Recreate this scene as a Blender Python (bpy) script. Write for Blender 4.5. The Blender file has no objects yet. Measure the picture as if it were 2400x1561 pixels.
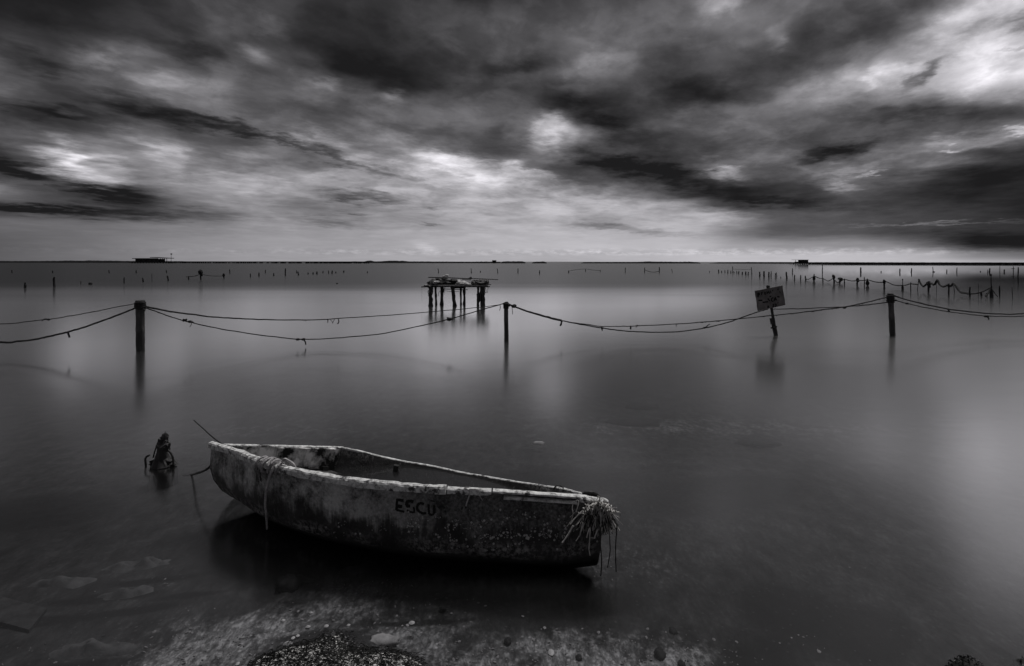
import bpy, bmesh, math, random
import numpy as np
from mathutils import Vector, Matrix, noise as mnoise
from mathutils.bvhtree import BVHTree

R = math.radians
rng = random.Random(7)
scene = bpy.context.scene
COL = scene.collection

# ------------------------------------------------------------------ camera
F_PX = 1333.33                      # focal length in pixels of a 2400 px wide frame (20 mm lens)
CAM_H = 1.70
HORIZON = 613.0                     # the view is level; the lens is shifted down, so uprights stay upright
cam_data = bpy.data.cameras.new('camera')
cam_data.lens = 20.0
cam_data.sensor_width = 36.0
cam_data.shift_y = -(780.5 - HORIZON) / 2400
cam_data.clip_start = 0.05
cam_data.clip_end = 12000
cam = bpy.data.objects.new('camera', cam_data)
COL.objects.link(cam)
CAM_M = Matrix.Translation((0, 0, CAM_H)) @ Matrix.Rotation(R(90), 4, 'X') @ Matrix.Rotation(R(0.07), 4, 'Z')
cam.matrix_world = CAM_M
scene.camera = cam
CAM_R = CAM_M.to_3x3()
EYE = Vector((0, 0, CAM_H))

# ------------------------------------------------------------------ exposure
scene.view_settings.view_transform = 'Standard'
scene.view_settings.look = 'None'
scene.view_settings.gamma = 1.0
scene.view_settings.exposure = 0.69
scene.view_settings.use_curve_mapping = False
scene.render.engine = 'CYCLES'
scene.cycles.use_denoising = True
scene.cycles.max_bounces = 8
scene.cycles.transparent_max_bounces = 12
scene.cycles.caustics_reflective = False
scene.cycles.caustics_refractive = False

# ------------------------------------------------------------------ sun (overcast: wide and weak)
SUN_AZ, SUN_EL = 40.0, 66.0
sun_data = bpy.data.lights.new('sun', 'SUN')
sun_data.energy = 1.5
sun_data.angle = R(20)
sun_data.color = (1.0, 0.985, 0.97)
sun = bpy.data.objects.new('sun', sun_data)
COL.objects.link(sun)
sd = Vector((math.cos(R(SUN_EL)) * math.sin(R(SUN_AZ)), math.cos(R(SUN_EL)) * math.cos(R(SUN_AZ)), math.sin(R(SUN_EL))))
sun.rotation_euler = sd.to_track_quat('Z', 'Y').to_euler()
sun.location = sd * 50

# ------------------------------------------------------------------ node helpers
class NT:
    def __init__(s, tree):
        s.t = tree; s.n = tree.nodes; s.l = tree.links
    def node(s, typ, **kw):
        nd = s.n.new(typ)
        for k, v in kw.items():
            setattr(nd, k, v)
        return nd
    def put(s, sock, v):
        if v is None: return
        if isinstance(v, bpy.types.NodeSocket): s.l.new(v, sock)
        else: sock.default_value = v
    def math(s, op, a, b=None, c=None, clamp=False):
        nd = s.node('ShaderNodeMath', operation=op, use_clamp=clamp)
        for i, v in enumerate((a, b, c)): s.put(nd.inputs[i], v)
        return nd.outputs[0]
    def vmath(s, op, a, b=None, scale=None):
        nd = s.node('ShaderNodeVectorMath', operation=op)
        s.put(nd.inputs[0], a); s.put(nd.inputs[1], b)
        if scale is not None: s.put(nd.inputs['Scale'], scale)
        return nd.outputs[0]
    def maprange(s, v, a, b, c=0.0, d=1.0, mode='LINEAR'):
        nd = s.node('ShaderNodeMapRange', interpolation_type=mode)
        for i, x in enumerate((v, a, b, c, d)): s.put(nd.inputs[i], x)
        return nd.outputs[0]
    def noise(s, vec, scale, detail=4.0, rough=0.55, dist=0.0, color=False, dim='3D'):
        nd = s.node('ShaderNodeTexNoise', noise_dimensions=dim)
        s.put(nd.inputs['Vector'], vec); nd.inputs['Scale'].default_value = scale
        nd.inputs['Detail'].default_value = detail; nd.inputs['Roughness'].default_value = rough
        nd.inputs['Distortion'].default_value = dist
        return nd.outputs['Color'] if color else nd.outputs['Fac']
    def voronoi(s, vec, scale, feature='F1', out='Distance', rand=1.0):
        nd = s.node('ShaderNodeTexVoronoi', feature=feature)
        s.put(nd.inputs['Vector'], vec); nd.inputs['Scale'].default_value = scale
        nd.inputs['Randomness'].default_value = rand
        return nd.outputs[out]
    def ramp(s, v, stops, mode='LINEAR'):
        nd = s.node('ShaderNodeValToRGB'); cr = nd.color_ramp; cr.interpolation = mode
        while len(cr.elements) < len(stops): cr.elements.new(1.0)
        for e, (p, c) in zip(cr.elements, stops):
            e.position = p
        for e, (p, c) in zip(cr.elements, stops):
            if not isinstance(c, (tuple, list)): c = (c, c, c)
            e.color = (c[0], c[1], c[2], 1)
        s.put(nd.inputs[0], v)
        return nd.outputs[0]
    def mix(s, f, a, b, kind='RGBA', blend='MIX'):
        nd = s.node('ShaderNodeMix', data_type=kind)
        if kind == 'RGBA':
            nd.blend_type = blend; s.put(nd.inputs[0], f)
            for i, v in ((6, a), (7, b)):
                if isinstance(v, (int, float)): v = (v, v, v, 1)
                elif isinstance(v, tuple) and len(v) == 3: v = (*v, 1)
                s.put(nd.inputs[i], v)
            return nd.outputs[2]
        s.put(nd.inputs[0], f); s.put(nd.inputs[2], a); s.put(nd.inputs[3], b)
        return nd.outputs[0]
    def mapping(s, vec, scale=(1, 1, 1), rot=(0, 0, 0), loc=(0, 0, 0)):
        nd = s.node('ShaderNodeMapping')
        s.put(nd.inputs['Vector'], vec); nd.inputs['Scale'].default_value = scale
        nd.inputs['Rotation'].default_value = rot; nd.inputs['Location'].default_value = loc
        return nd.outputs[0]

# ------------------------------------------------------------------ sky (world)
# heights of sixteen bands of the cloud deck (degrees) and how bright the sky is along each of
# them, from 45 degrees left of north to 45 degrees right of it (percent of display white)
SKY_ELEVATIONS =  [0, 0.5, 1.5, 2.7, 4, 5.3, 6.7, 8.1, 9.5, 11, 12.5, 14, 15.5, 17, 18.5, 20, 22]
SKY_ROWS = [
    "36 36 41 44 48 54 57 59 60 61 62 64 65 65 66 66 66 66 67 69 70 73 76 77 76 76 76 74 72 67 60 60",
    "36 36 41 45 49 55 57 59 60 61 62 64 65 66 66 67 67 68 69 70 71 74 76 76 75 75 75 74 69 52 43 41",
    "36 36 40 44 50 54 57 59 60 61 62 63 66 68 68 71 73 74 75 75 74 76 70 62 58 57 55 52 42 21 17 17",
    "40 39 42 43 45 49 52 57 59 59 60 63 64 66 69 70 71 72 71 71 70 73 63 48 34 34 34 30 29 25 21 21",
    "21 24 31 32 33 42 46 56 55 52 50 58 58 59 66 67 69 70 60 58 64 70 66 52 35 32 33 31 31 27 18 17",
    "46 44 28 23 26 42 49 54 50 48 49 53 59 63 65 66 68 72 69 69 69 56 36 23 25 23 33 31 26 20 20 20",
    "17 18 32 48 42 56 60 63 59 57 58 61 63 67 72 66 61 59 55 49 40 30 24 22 23 28 47 36 27 19 17 18",
    "24 21 43 54 51 57 59 54 56 58 57 53 63 71 77 63 51 41 35 28 22 23 37 45 33 39 45 40 48 33 27 40",
    "29 30 33 42 43 58 43 50 43 43 47 50 60 66 65 51 41 34 27 24 24 24 35 40 41 29 23 40 42 31 56 39",
    "21 25 22 29 38 36 36 30 39 43 46 54 54 47 30 28 35 49 37 32 32 31 33 37 38 30 35 32 31 29 27 36",
    "39 33 25 24 23 24 31 39 37 41 45 41 36 32 29 30 44 70 45 32 30 37 39 39 37 34 37 34 35 52 62 76",
    "33 36 29 36 41 39 44 38 36 32 30 36 36 36 38 34 40 55 30 22 27 33 34 36 43 48 51 52 60 86 84 82",
    "23 29 26 33 47 47 46 36 38 38 36 39 35 34 38 38 34 26 21 24 27 25 26 31 41 56 61 69 67 87 79 83",
    "14 18 19 33 42 33 32 30 35 36 34 25 23 26 34 33 32 29 32 31 26 22 24 28 29 30 45 55 69 81 71 54",
    "12 13 14 17 20 26 23 39 31 25 20 20 25 29 34 30 30 35 42 41 32 25 27 30 30 28 33 34 60 81 80 92",
    "12 12 13 15 20 24 31 25 25 21 19 20 25 29 32 34 33 31 40 42 36 28 31 37 44 30 34 36 38 78 92 92",
    "12 12 13 15 19 29 32 28 26 22 20 22 28 34 36 37 37 34 38 37 35 39 48 51 38 39 30 36 33 78 92 92",
]
# single clouds: azimuth, elevation, half length, half width (degrees), tilt, how much brighter or darker
SKY_CLOUDS = [
    (-38.2, 7.65, 2.81, 2.31, -32, 0.36),
    (-36.9, 7.11, 3.46, 1.33, -38, 0.24),
    (-35.2, 7.44, 2.22, 1.74, -19, 0.18),
    (-31.7, 15.17, 3.73, 1.11, -2, 0.16),
    (-35.8, 16.22, 2.90, 0.79, -1, 0.12),
    (-23.9, 18.51, 2.33, 1.35, -24, 0.16),
    (-23.1, 21.29, 2.70, 1.45, -12, 0.12),
    (-19.0, 11.54, 3.29, 0.94, -1, 0.16),
    (-18.3, 16.69, 2.70, 0.74, 14, 0.12),
    (-31.9, 9.68, 4.81, 1.01, -12, 0.14),
    (-11.9, 15.78, 1.74, 0.79, -7, 0.12),
    (3.2, 12.78, 2.48, 2.52, -59, 0.34),
    (4.7, 13.78, 2.88, 1.22, -35, 0.16),
    (7.7, 18.99, 4.01, 2.03, 35, 0.11),
    (19.8, 23.39, 3.82, 1.24, -3, 0.24),
    (-6.4, 9.64, 10.12, 1.50, -19, 0.24),
    (-2.1, 9.15, 9.48, 1.34, -12, 0.22),
    (-14.5, 10.01, 2.40, 0.97, -8, 0.16),
    (-8.5, 8.35, 7.90, 0.67, -13, 0.10),
    (3.0, 8.52, 5.81, 0.50, -9, 0.11),
    (7.7, 6.15, 5.71, 1.17, -16, 0.12),
    (19.8, 4.36, 6.35, 1.12, -10, 0.12),
    (20.6, 8.51, 2.89, 1.09, -14, 0.22),
    (38.0, 9.34, 3.92, 1.07, 3, 0.18),
    (37.7, 9.00, 1.12, 0.34, 12, 0.28),
    (30.6, 7.83, 4.17, 0.88, 9, 0.16),
    (32.4, 7.51, 1.28, 0.29, 9, 0.28),
    (30.0, 6.52, 2.18, 0.58, -9, 0.20),
    (41.5, 9.60, 1.59, 0.44, 7, 0.28),
    (29.4, 14.93, 7.74, 1.79, 8, 0.02),
    (32.8, 15.26, 1.97, 0.84, 37, 0.20),
    (34.6, 15.46, 1.88, 0.96, 31, 0.20),
    (39.5, 13.75, 2.92, 1.15, 33, 0.10),
    (40.3, 15.45, 3.25, 1.87, -0, 0.05),
    (39.3, 18.70, 3.97, 1.27, 22, 0.11),
    (37.4, 17.92, 2.98, 1.31, 30, 0.16),
    (25.3, 19.70, 1.90, 1.13, 39, 0.12),
    (36.6, 3.14, 8.76, 0.21, -1, 0.16),
    (-8.5, 1.27, 1.79, 0.68, -20, 0.12),
    (-40.5, 6.92, 5.26, 0.91, -5, -0.18),
    (-37.7, 5.86, 4.24, 0.61, -15, -0.17),
    (-34.3, 5.34, 4.61, 1.13, -6, -0.21),
    (-34.0, 4.02, 14.23, 0.85, 0, -0.18),
    (-40.0, 4.04, 5.37, 0.52, -1, -0.15),
    (-14.7, 6.25, 6.59, 0.82, -2, -0.27),
    (-39.5, 15.15, 3.91, 1.02, -11, -0.12),
    (-39.5, 11.38, 7.79, 0.77, -1, -0.11),
    (-31.6, 12.71, 11.12, 1.06, -7, -0.13),
    (-20.6, 10.66, 15.29, 0.71, -14, -0.18),
    (-29.7, 17.64, 4.40, 1.05, -7, -0.11),
    (-14.7, 18.19, 13.81, 2.69, -13, -0.09),
    (0.0, 18.96, 4.36, 1.08, 10, -0.11),
    (18.6, 15.79, 8.23, 1.89, -1, -0.12),
    (8.5, 13.67, 8.54, 1.75, -26, -0.11),
    (12.7, 9.06, 17.38, 1.46, -15, -0.15),
    (26.0, 18.73, 7.01, 2.92, 17, -0.06),
    (32.5, 19.28, 9.18, 1.72, 15, -0.09),
    (29.7, 9.54, 5.78, 0.88, 8, -0.15),
    (35.5, 12.00, 9.05, 0.81, -5, -0.09),
    (41.3, 17.55, 3.52, 0.85, -0, -0.34),
    (36.9, 15.68, 2.20, 0.67, 25, -0.18),
    (35.5, 14.81, 2.30, 0.81, 32, -0.21),
    (39.5, 7.02, 8.02, 2.30, 9, -0.08),
    (39.3, 1.70, 10.38, 1.19, -5, -0.12),
    (2.1, 15.82, 29.82, 4.39, -29, -0.07),
    (22.4, 8.40, 23.83, 3.79, -19, -0.05),
    (-11.4, 19.55, 18.21, 4.27, -21, -0.05),
    (38.2, 4.82, 12.20, 3.00, -7, -0.06),
    (24.2, 5.59, 10.41, 0.70, -6, -0.08),
    (-15.5, 4.55, 2.39, 0.25, -2, -0.12),
    (-8.1, 5.34, 1.43, 0.25, 1, -0.17),
    (-8.1, 3.74, 1.79, 0.21, -5, -0.15),
    (9.8, 3.51, 6.31, 0.51, -6, -0.15),
    (14.7, 2.82, 6.05, 0.50, -4, -0.12),
    (-17.5, 3.72, 5.39, 0.57, -7, -0.11),
    (41.3, 15.77, 1.43, 0.30, -7, -0.21),
]

world = bpy.data.worlds.new('World')
scene.world = world
world.use_nodes = True
W = NT(world.node_tree)
W.n.clear()
tc = W.node('ShaderNodeTexCoord').outputs['Generated']
sep = W.node('ShaderNodeSeparateXYZ'); W.put(sep.inputs[0], tc)
dx, dy, dz = sep.outputs
el = W.math('MULTIPLY', W.math('ARCSINE', dz), 180 / math.pi)
az = W.math('MULTIPLY', W.math('ARCTAN2', dx, dy), 180 / math.pi)
# wind-drawn cloud deck: coordinates on a flat layer, drawn out along the wind
den = W.math('ADD', W.math('MAXIMUM', dz, 0.0), 0.07)
plane = W.node('ShaderNodeCombineXYZ')
W.put(plane.inputs[0], W.math('DIVIDE', dx, den)); W.put(plane.inputs[1], W.math('DIVIDE', dy, den))
deck = W.mapping(plane.outputs[0], rot=(0, 0, R(27)))
deck = W.mapping(deck, scale=(1.0, 0.8, 1.0))
warp_c = W.noise(deck, 2.6, 6, 0.6, color=True)
wsep = W.node('ShaderNodeSeparateColor'); W.put(wsep.inputs[0], warp_c)
fade = W.maprange(el, 0.2, 9, 0.06, 1.0)
waz = W.math('MULTIPLY', W.math('SUBTRACT', wsep.outputs[0], 0.5), W.math('MULTIPLY', fade, 3.4))
wel = W.math('MULTIPLY', W.math('SUBTRACT', wsep.outputs[1], 0.5), W.math('MULTIPLY', fade, 1.8))
az2 = W.math('ADD', az, waz)
el2 = W.math('ADD', el, wel)
u = W.math('PINGPONG', W.math('ADD', W.math('DIVIDE', az2, 90.0), 0.5), 1.0)
val = None
for k, (e, row) in enumerate(zip(SKY_ELEVATIONS, SKY_ROWS)):
    v = [int(x) / 100 for x in row.split()]
    rmp = W.ramp(u, [(i / 31, c) for i, c in enumerate(v)], 'LINEAR')
    bw = rmp
    if val is None: val = bw
    else:
        t = W.maprange(el2, SKY_ELEVATIONS[k - 1], e, mode='SMOOTHSTEP')
        val = W.mix(t, val, bw)
rag = W.node('ShaderNodeSeparateColor'); W.put(rag.inputs[0], W.noise(W.mapping(deck, loc=(2, 9, 0)), 4.5, 7, 0.60, color=True))
az3 = W.math('MULTIPLY_ADD', W.math('SUBTRACT', rag.outputs[0], 0.5), W.math('MULTIPLY', fade, 5.0), az2)
el3 = W.math('MULTIPLY_ADD', W.math('SUBTRACT', rag.outputs[1], 0.5), W.math('MULTIPLY', fade, 4.0), el2)
pc = W.node('ShaderNodeCombineXYZ'); W.put(pc.inputs[0], az3); W.put(pc.inputs[1], el3)
amp = W.maprange(rag.outputs[2], 0.3, 0.7, 0.6, 1.15)
strokes = None
for (ca, ce, cl_, cw, ct, cv) in SKY_CLOUDS:
    mp = W.node('ShaderNodeMapping', vector_type='TEXTURE'); W.put(mp.inputs['Vector'], pc.outputs[0])
    mp.inputs['Location'].default_value = (ca, ce, 0); mp.inputs['Rotation'].default_value = (0, 0, R(ct)); mp.inputs['Scale'].default_value = (cl_, cw, 1)
    gr = W.node('ShaderNodeTexGradient', gradient_type='SPHERICAL'); W.put(gr.inputs[0], mp.outputs[0])
    strokes = W.math('MULTIPLY_ADD', W.maprange(gr.outputs['Fac'], 0, 1.0, mode='SMOOTHSTEP'), cv, strokes if strokes else 0.0)
val = W.math('MULTIPLY_ADD', strokes, amp, val)
# overhead: the same cloud deck going on, medium grey
over = W.ramp(W.noise(deck, 1.1, 5, 0.55), [(0.3, 0.12), (0.5, 0.25), (0.68, 0.42)])
val = W.mix(W.maprange(el2, 20.5, 28.0, mode='SMOOTHSTEP'), val, over)
# finer cloud texture: broken layers with fairly firm edges, then soft grain
lay = W.maprange(W.noise(W.mapping(deck, loc=(11, 4, 0)), 1.9, 8, 0.56, dist=0.25), 0.42, 0.60, mode='SMOOTHSTEP')
ang = W.node('ShaderNodeCombineXYZ'); W.put(ang.inputs[0], W.math('MULTIPLY', az2, 0.085)); W.put(ang.inputs[1], W.math('MULTIPLY', W.math('SQRT', W.math('MAXIMUM', el2, 0.0)), 1.1))
lay2 = W.maprange(W.noise(ang.outputs[0], 2.3, 8, 0.56, dist=0.25), 0.40, 0.63, mode='SMOOTHSTEP')
n_a = W.noise(W.mapping(deck, loc=(3, 1, 0)), 3.2, 7, 0.62, dist=0.3)
n_b = W.noise(W.mapping(deck, scale=(1, 0.6, 1), loc=(7, 5, 0)), 9.0, 6, 0.6)
det = W.math('ADD', W.math('MULTIPLY', W.math('SUBTRACT', n_a, 0.5), 0.35), W.math('MULTIPLY', W.math('SUBTRACT', n_b, 0.5), 0.14))
det = W.math('ADD', det, W.math('MULTIPLY', W.math('SUBTRACT', lay, 0.45), 0.15))
det = W.math('ADD', det, W.math('MULTIPLY', W.math('SUBTRACT', lay2, 0.45), 0.20))
lay3 = W.maprange(W.noise(W.mapping(deck, scale=(1, 0.75, 1), loc=(5, 2, 0)), 6.5, 9, 0.62, dist=0.15), 0.42, 0.60, mode='SMOOTHSTEP')
det = W.math('ADD', det, W.math('MULTIPLY', W.math('SUBTRACT', lay3, 0.45), 0.06))
det = W.math('MULTIPLY', det, W.maprange(el, 1.8, 8, 0.12, 1.0))
# little heaped clouds just above the horizon
puff = W.node('ShaderNodeCombineXYZ'); W.put(puff.inputs[0], W.math('MULTIPLY', az, 0.55)); W.put(puff.inputs[1], W.math('MULTIPLY', el, 1.6))
pn = W.noise(puff.outputs[0], 1.5, 6, 0.65)
pband = W.math('MULTIPLY', W.maprange(el, 0.45, 0.9, mode='SMOOTHSTEP'), W.maprange(el, 1.5, 0.9, mode='SMOOTHSTEP'))
pband = W.math('MULTIPLY', pband, W.maprange(az, -30, 5, 0.3, 1.0))
det = W.math('ADD', det, W.math('MULTIPLY', W.math('MULTIPLY', W.maprange(pn, 0.45, 0.7, -0.05, 0.4), pband), 0.6))
val = W.math('MULTIPLY', val, W.math('ADD', det, 1.0))
val = W.math('MINIMUM', W.math('MAXIMUM', val, 0.115), W.math('MULTIPLY_ADD', W.math('SUBTRACT', val, 0.68), 0.78, 0.68))
val = W.math('MAXIMUM', val, 0.115)
lin = W.math('POWER', val, 2.2)
# faint blue-violet cast in the darks, as in the print
sky_tex = W.node('ShaderNodeTexSky', sky_type='NISHITA')
sky_tex.sun_disc = False
sky_tex.sun_elevation = R(SUN_EL); sky_tex.sun_rotation = R(SUN_AZ)
sky_bw = W.node('ShaderNodeRGBToBW'); W.put(sky_bw.inputs[0], sky_tex.outputs[0])
cloud = W.math('MULTIPLY', lin, 9.8 * 0.62)
total = W.math('ADD', cloud, W.math('MULTIPLY', W.math('MINIMUM', sky_bw.outputs[0], 3.0), 0.008))
tint = W.mix(1.0, (1.0, 0.975, 1.03), total, blend='MULTIPLY')
bg = W.node('ShaderNodeBackground'); W.put(bg.inputs[0], tint); bg.inputs[1].default_value = 0.1
wo = W.node('ShaderNodeOutputWorld'); W.l.new(bg.outputs[0], wo.inputs[0])

# ------------------------------------------------------------------ placing helpers
def ray(px, py):
    return (CAM_R @ Vector(((px - 1200) / F_PX, -(py - HORIZON) / F_PX, -1))).normalized()
def on_z(px, py, z=0.0):
    d = ray(px, py); t = (z - CAM_H) / d.z
    return EYE + d * t
def at_y(px, py, y):
    d = ray(px, py); return EYE + d * (y / d.y)
def on_wall(px, py, a, b):
    """point of the line of sight on the upright plane through ground points a and b"""
    n = Vector((b.y - a.y, -(b.x - a.x), 0)); d = ray(px, py)
    return EYE + d * ((a - EYE).dot(n) / d.dot(n))

def tag(o, label=None, cat=None, group=None, kind=None):
    if label: o['label'] = label
    if cat: o['category'] = cat
    if group: o['group'] = group
    if kind: o['kind'] = kind
    return o
def link_mesh(name, verts, faces, mat, parent=None, smooth=False):
    me = bpy.data.meshes.new(name)
    me.from_pydata([tuple(v) for v in verts], [], faces)
    me.validate()
    if smooth:
        for p in me.polygons: p.use_smooth = True
    if mat: me.materials.append(mat)
    o = bpy.data.objects.new(name, me); COL.objects.link(o)
    if parent is not None:
        o.parent = parent
        o.matrix_parent_inverse = Matrix.Translation(-parent.location)
    return o
def thing(name, loc, label, cat, group=None):
    o = bpy.data.objects.new(name, None); o.empty_display_size = 0.1
    COL.objects.link(o); o.location = loc
    return tag(o, label, cat, group)

class MB:
    """collects shapes into one mesh"""
    def __init__(s): s.v = []; s.f = []
    def add(s, vs, fs):
        b = len(s.v); s.v += [Vector(v) for v in vs]; s.f += [tuple(b + i for i in f) for f in fs]
    def tube(s, pts, rad, sides=7, jit=0.0, cap=True, flat=1.0):
        pts = [Vector(p) for p in pts]; n = len(pts)
        if not isinstance(rad, (list, tuple)): rad = [rad] * n
        vs = []; t0 = (pts[1] - pts[0]).normalized()
        ref = Vector((0, 0, 1)) if abs(t0.z) < 0.9 else Vector((0, 1, 0))
        side = t0.cross(ref).normalized()
        for i, p in enumerate(pts):
            t = (pts[min(i + 1, n - 1)] - pts[max(i - 1, 0)]).normalized()
            side = (side - t * side.dot(t)).normalized(); up = side.cross(t)
            for k in range(sides):
                a = 2 * math.pi * k / sides; r = rad[i] * (1 + rng.uniform(-jit, jit))
                vs.append(p + side * (math.cos(a) * r) + up * (math.sin(a) * r * flat))
        fs = []
        for i in range(n - 1):
            for k in range(sides):
                k2 = (k + 1) % sides
                fs.append((i * sides + k, i * sides + k2, (i + 1) * sides + k2, (i + 1) * sides + k))
        if cap:
            fs.append(tuple(range(sides))[::-1]); fs.append(tuple((n - 1) * sides + k for k in range(sides)))
        s.add(vs, fs); return s
    def box(s, c, x, y, z):
        """centre and three half-axis vectors"""
        c, x, y, z = map(Vector, (c, x, y, z))
        vs = [c + x * a + y * b + z * d for a in (-1, 1) for b in (-1, 1) for d in (-1, 1)]
        s.add(vs, [(0, 1, 3, 2), (4, 6, 7, 5), (0, 4, 5, 1), (2, 3, 7, 6), (0, 2, 6, 4), (1, 5, 7, 3)]); return s
    def blob(s, c, rx, ry, rz, amp=0.25, seg=10, ring=6, fr=2.0, seed=0):
        vs = []; c = Vector(c)
        for i in range(ring + 1):
            th = math.pi * i / ring
            for k in range(seg):
                a = 2 * math.pi * k / seg
                d = Vector((math.sin(th) * math.cos(a), math.sin(th) * math.sin(a), math.cos(th)))
                m = 1 + amp * mnoise.noise(d * fr + Vector((seed * 3.1, seed * 1.7, 5)))* 2
                vs.append(c + Vector((d.x * rx, d.y * ry, d.z * rz)) * m)
        fs = [(i * seg + k, (i + 1) * seg + k, (i + 1) * seg + (k + 1) % seg, i * seg + (k + 1) % seg) for i in range(ring) for k in range(seg)]
        s.add(vs, fs); return s
    def build(s, name, mat, parent=None, smooth=False):
        return link_mesh(name, s.v, s.f, mat, parent, smooth)

def catmull(pts, per=6):
    pts = [Vector(p) for p in pts]; out = []
    for i in range(len(pts) - 1):
        p0 = pts[max(i - 1, 0)]; p1 = pts[i]; p2 = pts[i + 1]; p3 = pts[min(i + 2, len(pts) - 1)]
        for k in range(per):
            t = k / per
            out.append(0.5 * ((2 * p1) + (p2 - p0) * t + (2 * p0 - 5 * p1 + 4 * p2 - p3) * t * t + (3 * p1 - p0 - 3 * p2 + p3) * t ** 3))
    out.append(pts[-1]); return out
def lerp_poly(pts, t):
    """point at parameter 0..1 by arc length"""
    L = [0]
    for a, b in zip(pts, pts[1:]): L.append(L[-1] + (b - a).length)
    s = t * L[-1]
    for i in range(len(pts) - 1):
        if s <= L[i + 1] or i == len(pts) - 2:
            return pts[i].lerp(pts[i + 1], (s - L[i]) / max(L[i + 1] - L[i], 1e-9))

# ------------------------------------------------------------------ materials
def new_mat(name):
    m = bpy.data.materials.new(name); m.use_nodes = True
    t = NT(m.node_tree); t.n.clear()
    out = t.node('ShaderNodeOutputMaterial')
    b = t.node('ShaderNodeBsdfPrincipled'); t.l.new(b.outputs[0], out.inputs[0])
    return m, t, b, out
def grain_mat(name, lo, hi, scale=12, stretch=(1, 1, 0.12), rough=0.85, bump=0.4, spots=None, wet=None, spec=0.3, lim=(0.32, 0.52, 0.68)):
    """weathered material: two tones broken by stretched noise; wet = (height, factor) darker and shinier below it"""
    m, t, b, out = new_mat(name)
    pos = t.node('ShaderNodeNewGeometry').outputs['Position']
    v = t.mapping(pos, scale=stretch)
    n = t.noise(v, scale, 8, 0.65)
    n2 = t.noise(pos, scale * 0.35, 4, 0.6)
    f = t.math('ADD', t.math('MULTIPLY', n, 0.65), t.math('MULTIPLY', n2, 0.35))
    c = t.ramp(f, [(lim[0], lo), (lim[1], tuple((a + h) / 2 for a, h in zip(lo, hi))), (lim[2], hi)])
    if spots:
        s = t.voronoi(pos, spots[0]); c = t.mix(t.maprange(s, spots[1], spots[1] * 0.5), c, (spots[2],) * 3)
    r = rough
    if wet:
        z = t.node('ShaderNodeSeparateXYZ'); t.put(z.inputs[0], pos)
        k = t.maprange(t.math('ADD', z.outputs[2], t.math('MULTIPLY', n2, 0.08)), wet[0] - 0.03, wet[0] + 0.06)
        c = t.mix(k, t.mix(1.0, c, (wet[1],) * 3, blend='MULTIPLY'), c)
        r = t.maprange(k, 0, 1, 0.45, rough)
    t.put(b.inputs['Base Color'], c); t.put(b.inputs['Roughness'], r)
    b.inputs['Specular IOR Level'].default_value = spec
    bp = t.node('ShaderNodeBump'); bp.inputs['Strength'].default_value = bump; bp.inputs['Distance'].default_value = 0.01
    t.put(bp.inputs['Height'], n); t.l.new(bp.outputs[0], b.inputs['Normal'])
    return m
M = {}
M['post'] = grain_mat('weathered_post', (0.035, 0.034, 0.036), (0.16, 0.155, 0.16), 26, (1, 1, 0.1), wet=(0.42, 0.25))
M['stake'] = grain_mat('dark_stake', (0.008, 0.008, 0.009), (0.035, 0.034, 0.036), 8, (1, 1, 0.2))
M['rope'] = grain_mat('tarred_rope', (0.010, 0.010, 0.011), (0.04, 0.038, 0.04), 60, (1, 1, 1))
M['pale_rope'] = grain_mat('pale_rope', (0.16, 0.155, 0.16), (0.62, 0.60, 0.61), 90, (1, 1, 1))
M['dark_wood'] = grain_mat('dark_wet_wood', (0.006, 0.006, 0.007), (0.045, 0.043, 0.045), 20, (1, 1, 0.3), rough=0.6)
M['plank'] = grain_mat('grey_plank', (0.06, 0.06, 0.062), (0.34, 0.33, 0.34), 10, (0.15, 1, 1))
M['tarp'] = grain_mat('dark_tarpaulin', (0.010, 0.010, 0.011), (0.05, 0.048, 0.05), 6, (1, 1, 1), rough=0.6)
M['sheet'] = grain_mat('pale_sheet', (0.25, 0.245, 0.25), (0.75, 0.74, 0.75), 5, (1, 1, 1), rough=0.7)
M['net'] = grain_mat('net_heap', (0.02, 0.02, 0.021), (0.16, 0.155, 0.16), 25, (1, 1, 1), bump=1.0)
M['black'] = grain_mat('black_rubber', (0.006, 0.006, 0.006), (0.02, 0.02, 0.02), 30, (1, 1, 1), rough=0.5)
M['ink'] = grain_mat('worn_black_paint', (0.002, 0.002, 0.002), (0.008, 0.008, 0.008), 60, (1, 1, 1), rough=0.8, bump=0.1)
M['faint_ink'] = grain_mat('faded_black_paint', (0.01, 0.01, 0.01), (0.035, 0.035, 0.035), 60, (1, 1, 1), rough=0.9, bump=0.1)
M['sign'] = grain_mat('sign_board_paint', (0.07, 0.067, 0.068), (0.30, 0.28, 0.28), 9, (1, 1, 0.6), rough=0.8)
M['far'] = grain_mat('far_land', (0.012, 0.012, 0.013), (0.03, 0.03, 0.031), 0.05, (1, 1, 1), rough=1.0, bump=0.0, spec=0.0)
M['far_wall'] = grain_mat('far_wall', (0.02, 0.02, 0.021), (0.06, 0.06, 0.062), 0.4, (1, 1, 1), rough=1.0, bump=0.0, spec=0.0)
M['straw'] = grain_mat('dried_straw', (0.16, 0.155, 0.15), (0.85, 0.83, 0.81), 30, (1, 1, 1))
M['straw_dark'] = grain_mat('dark_weed', (0.006, 0.006, 0.006), (0.05, 0.048, 0.048), 40, (1, 1, 1))
M['shell'] = grain_mat('shell', (0.35, 0.345, 0.34), (0.85, 0.84, 0.83), 50, (1, 1, 1), rough=0.5)
M['shell_grey'] = grain_mat('grey_shell_grit', (0.05, 0.05, 0.05), (0.42, 0.41, 0.41), 8, (1, 1, 1), rough=0.6)
M['weed'] = grain_mat('wet_weed', (0.004, 0.004, 0.004), (0.05, 0.05, 0.05), 12, (1, 1, 1), rough=0.35)
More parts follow.
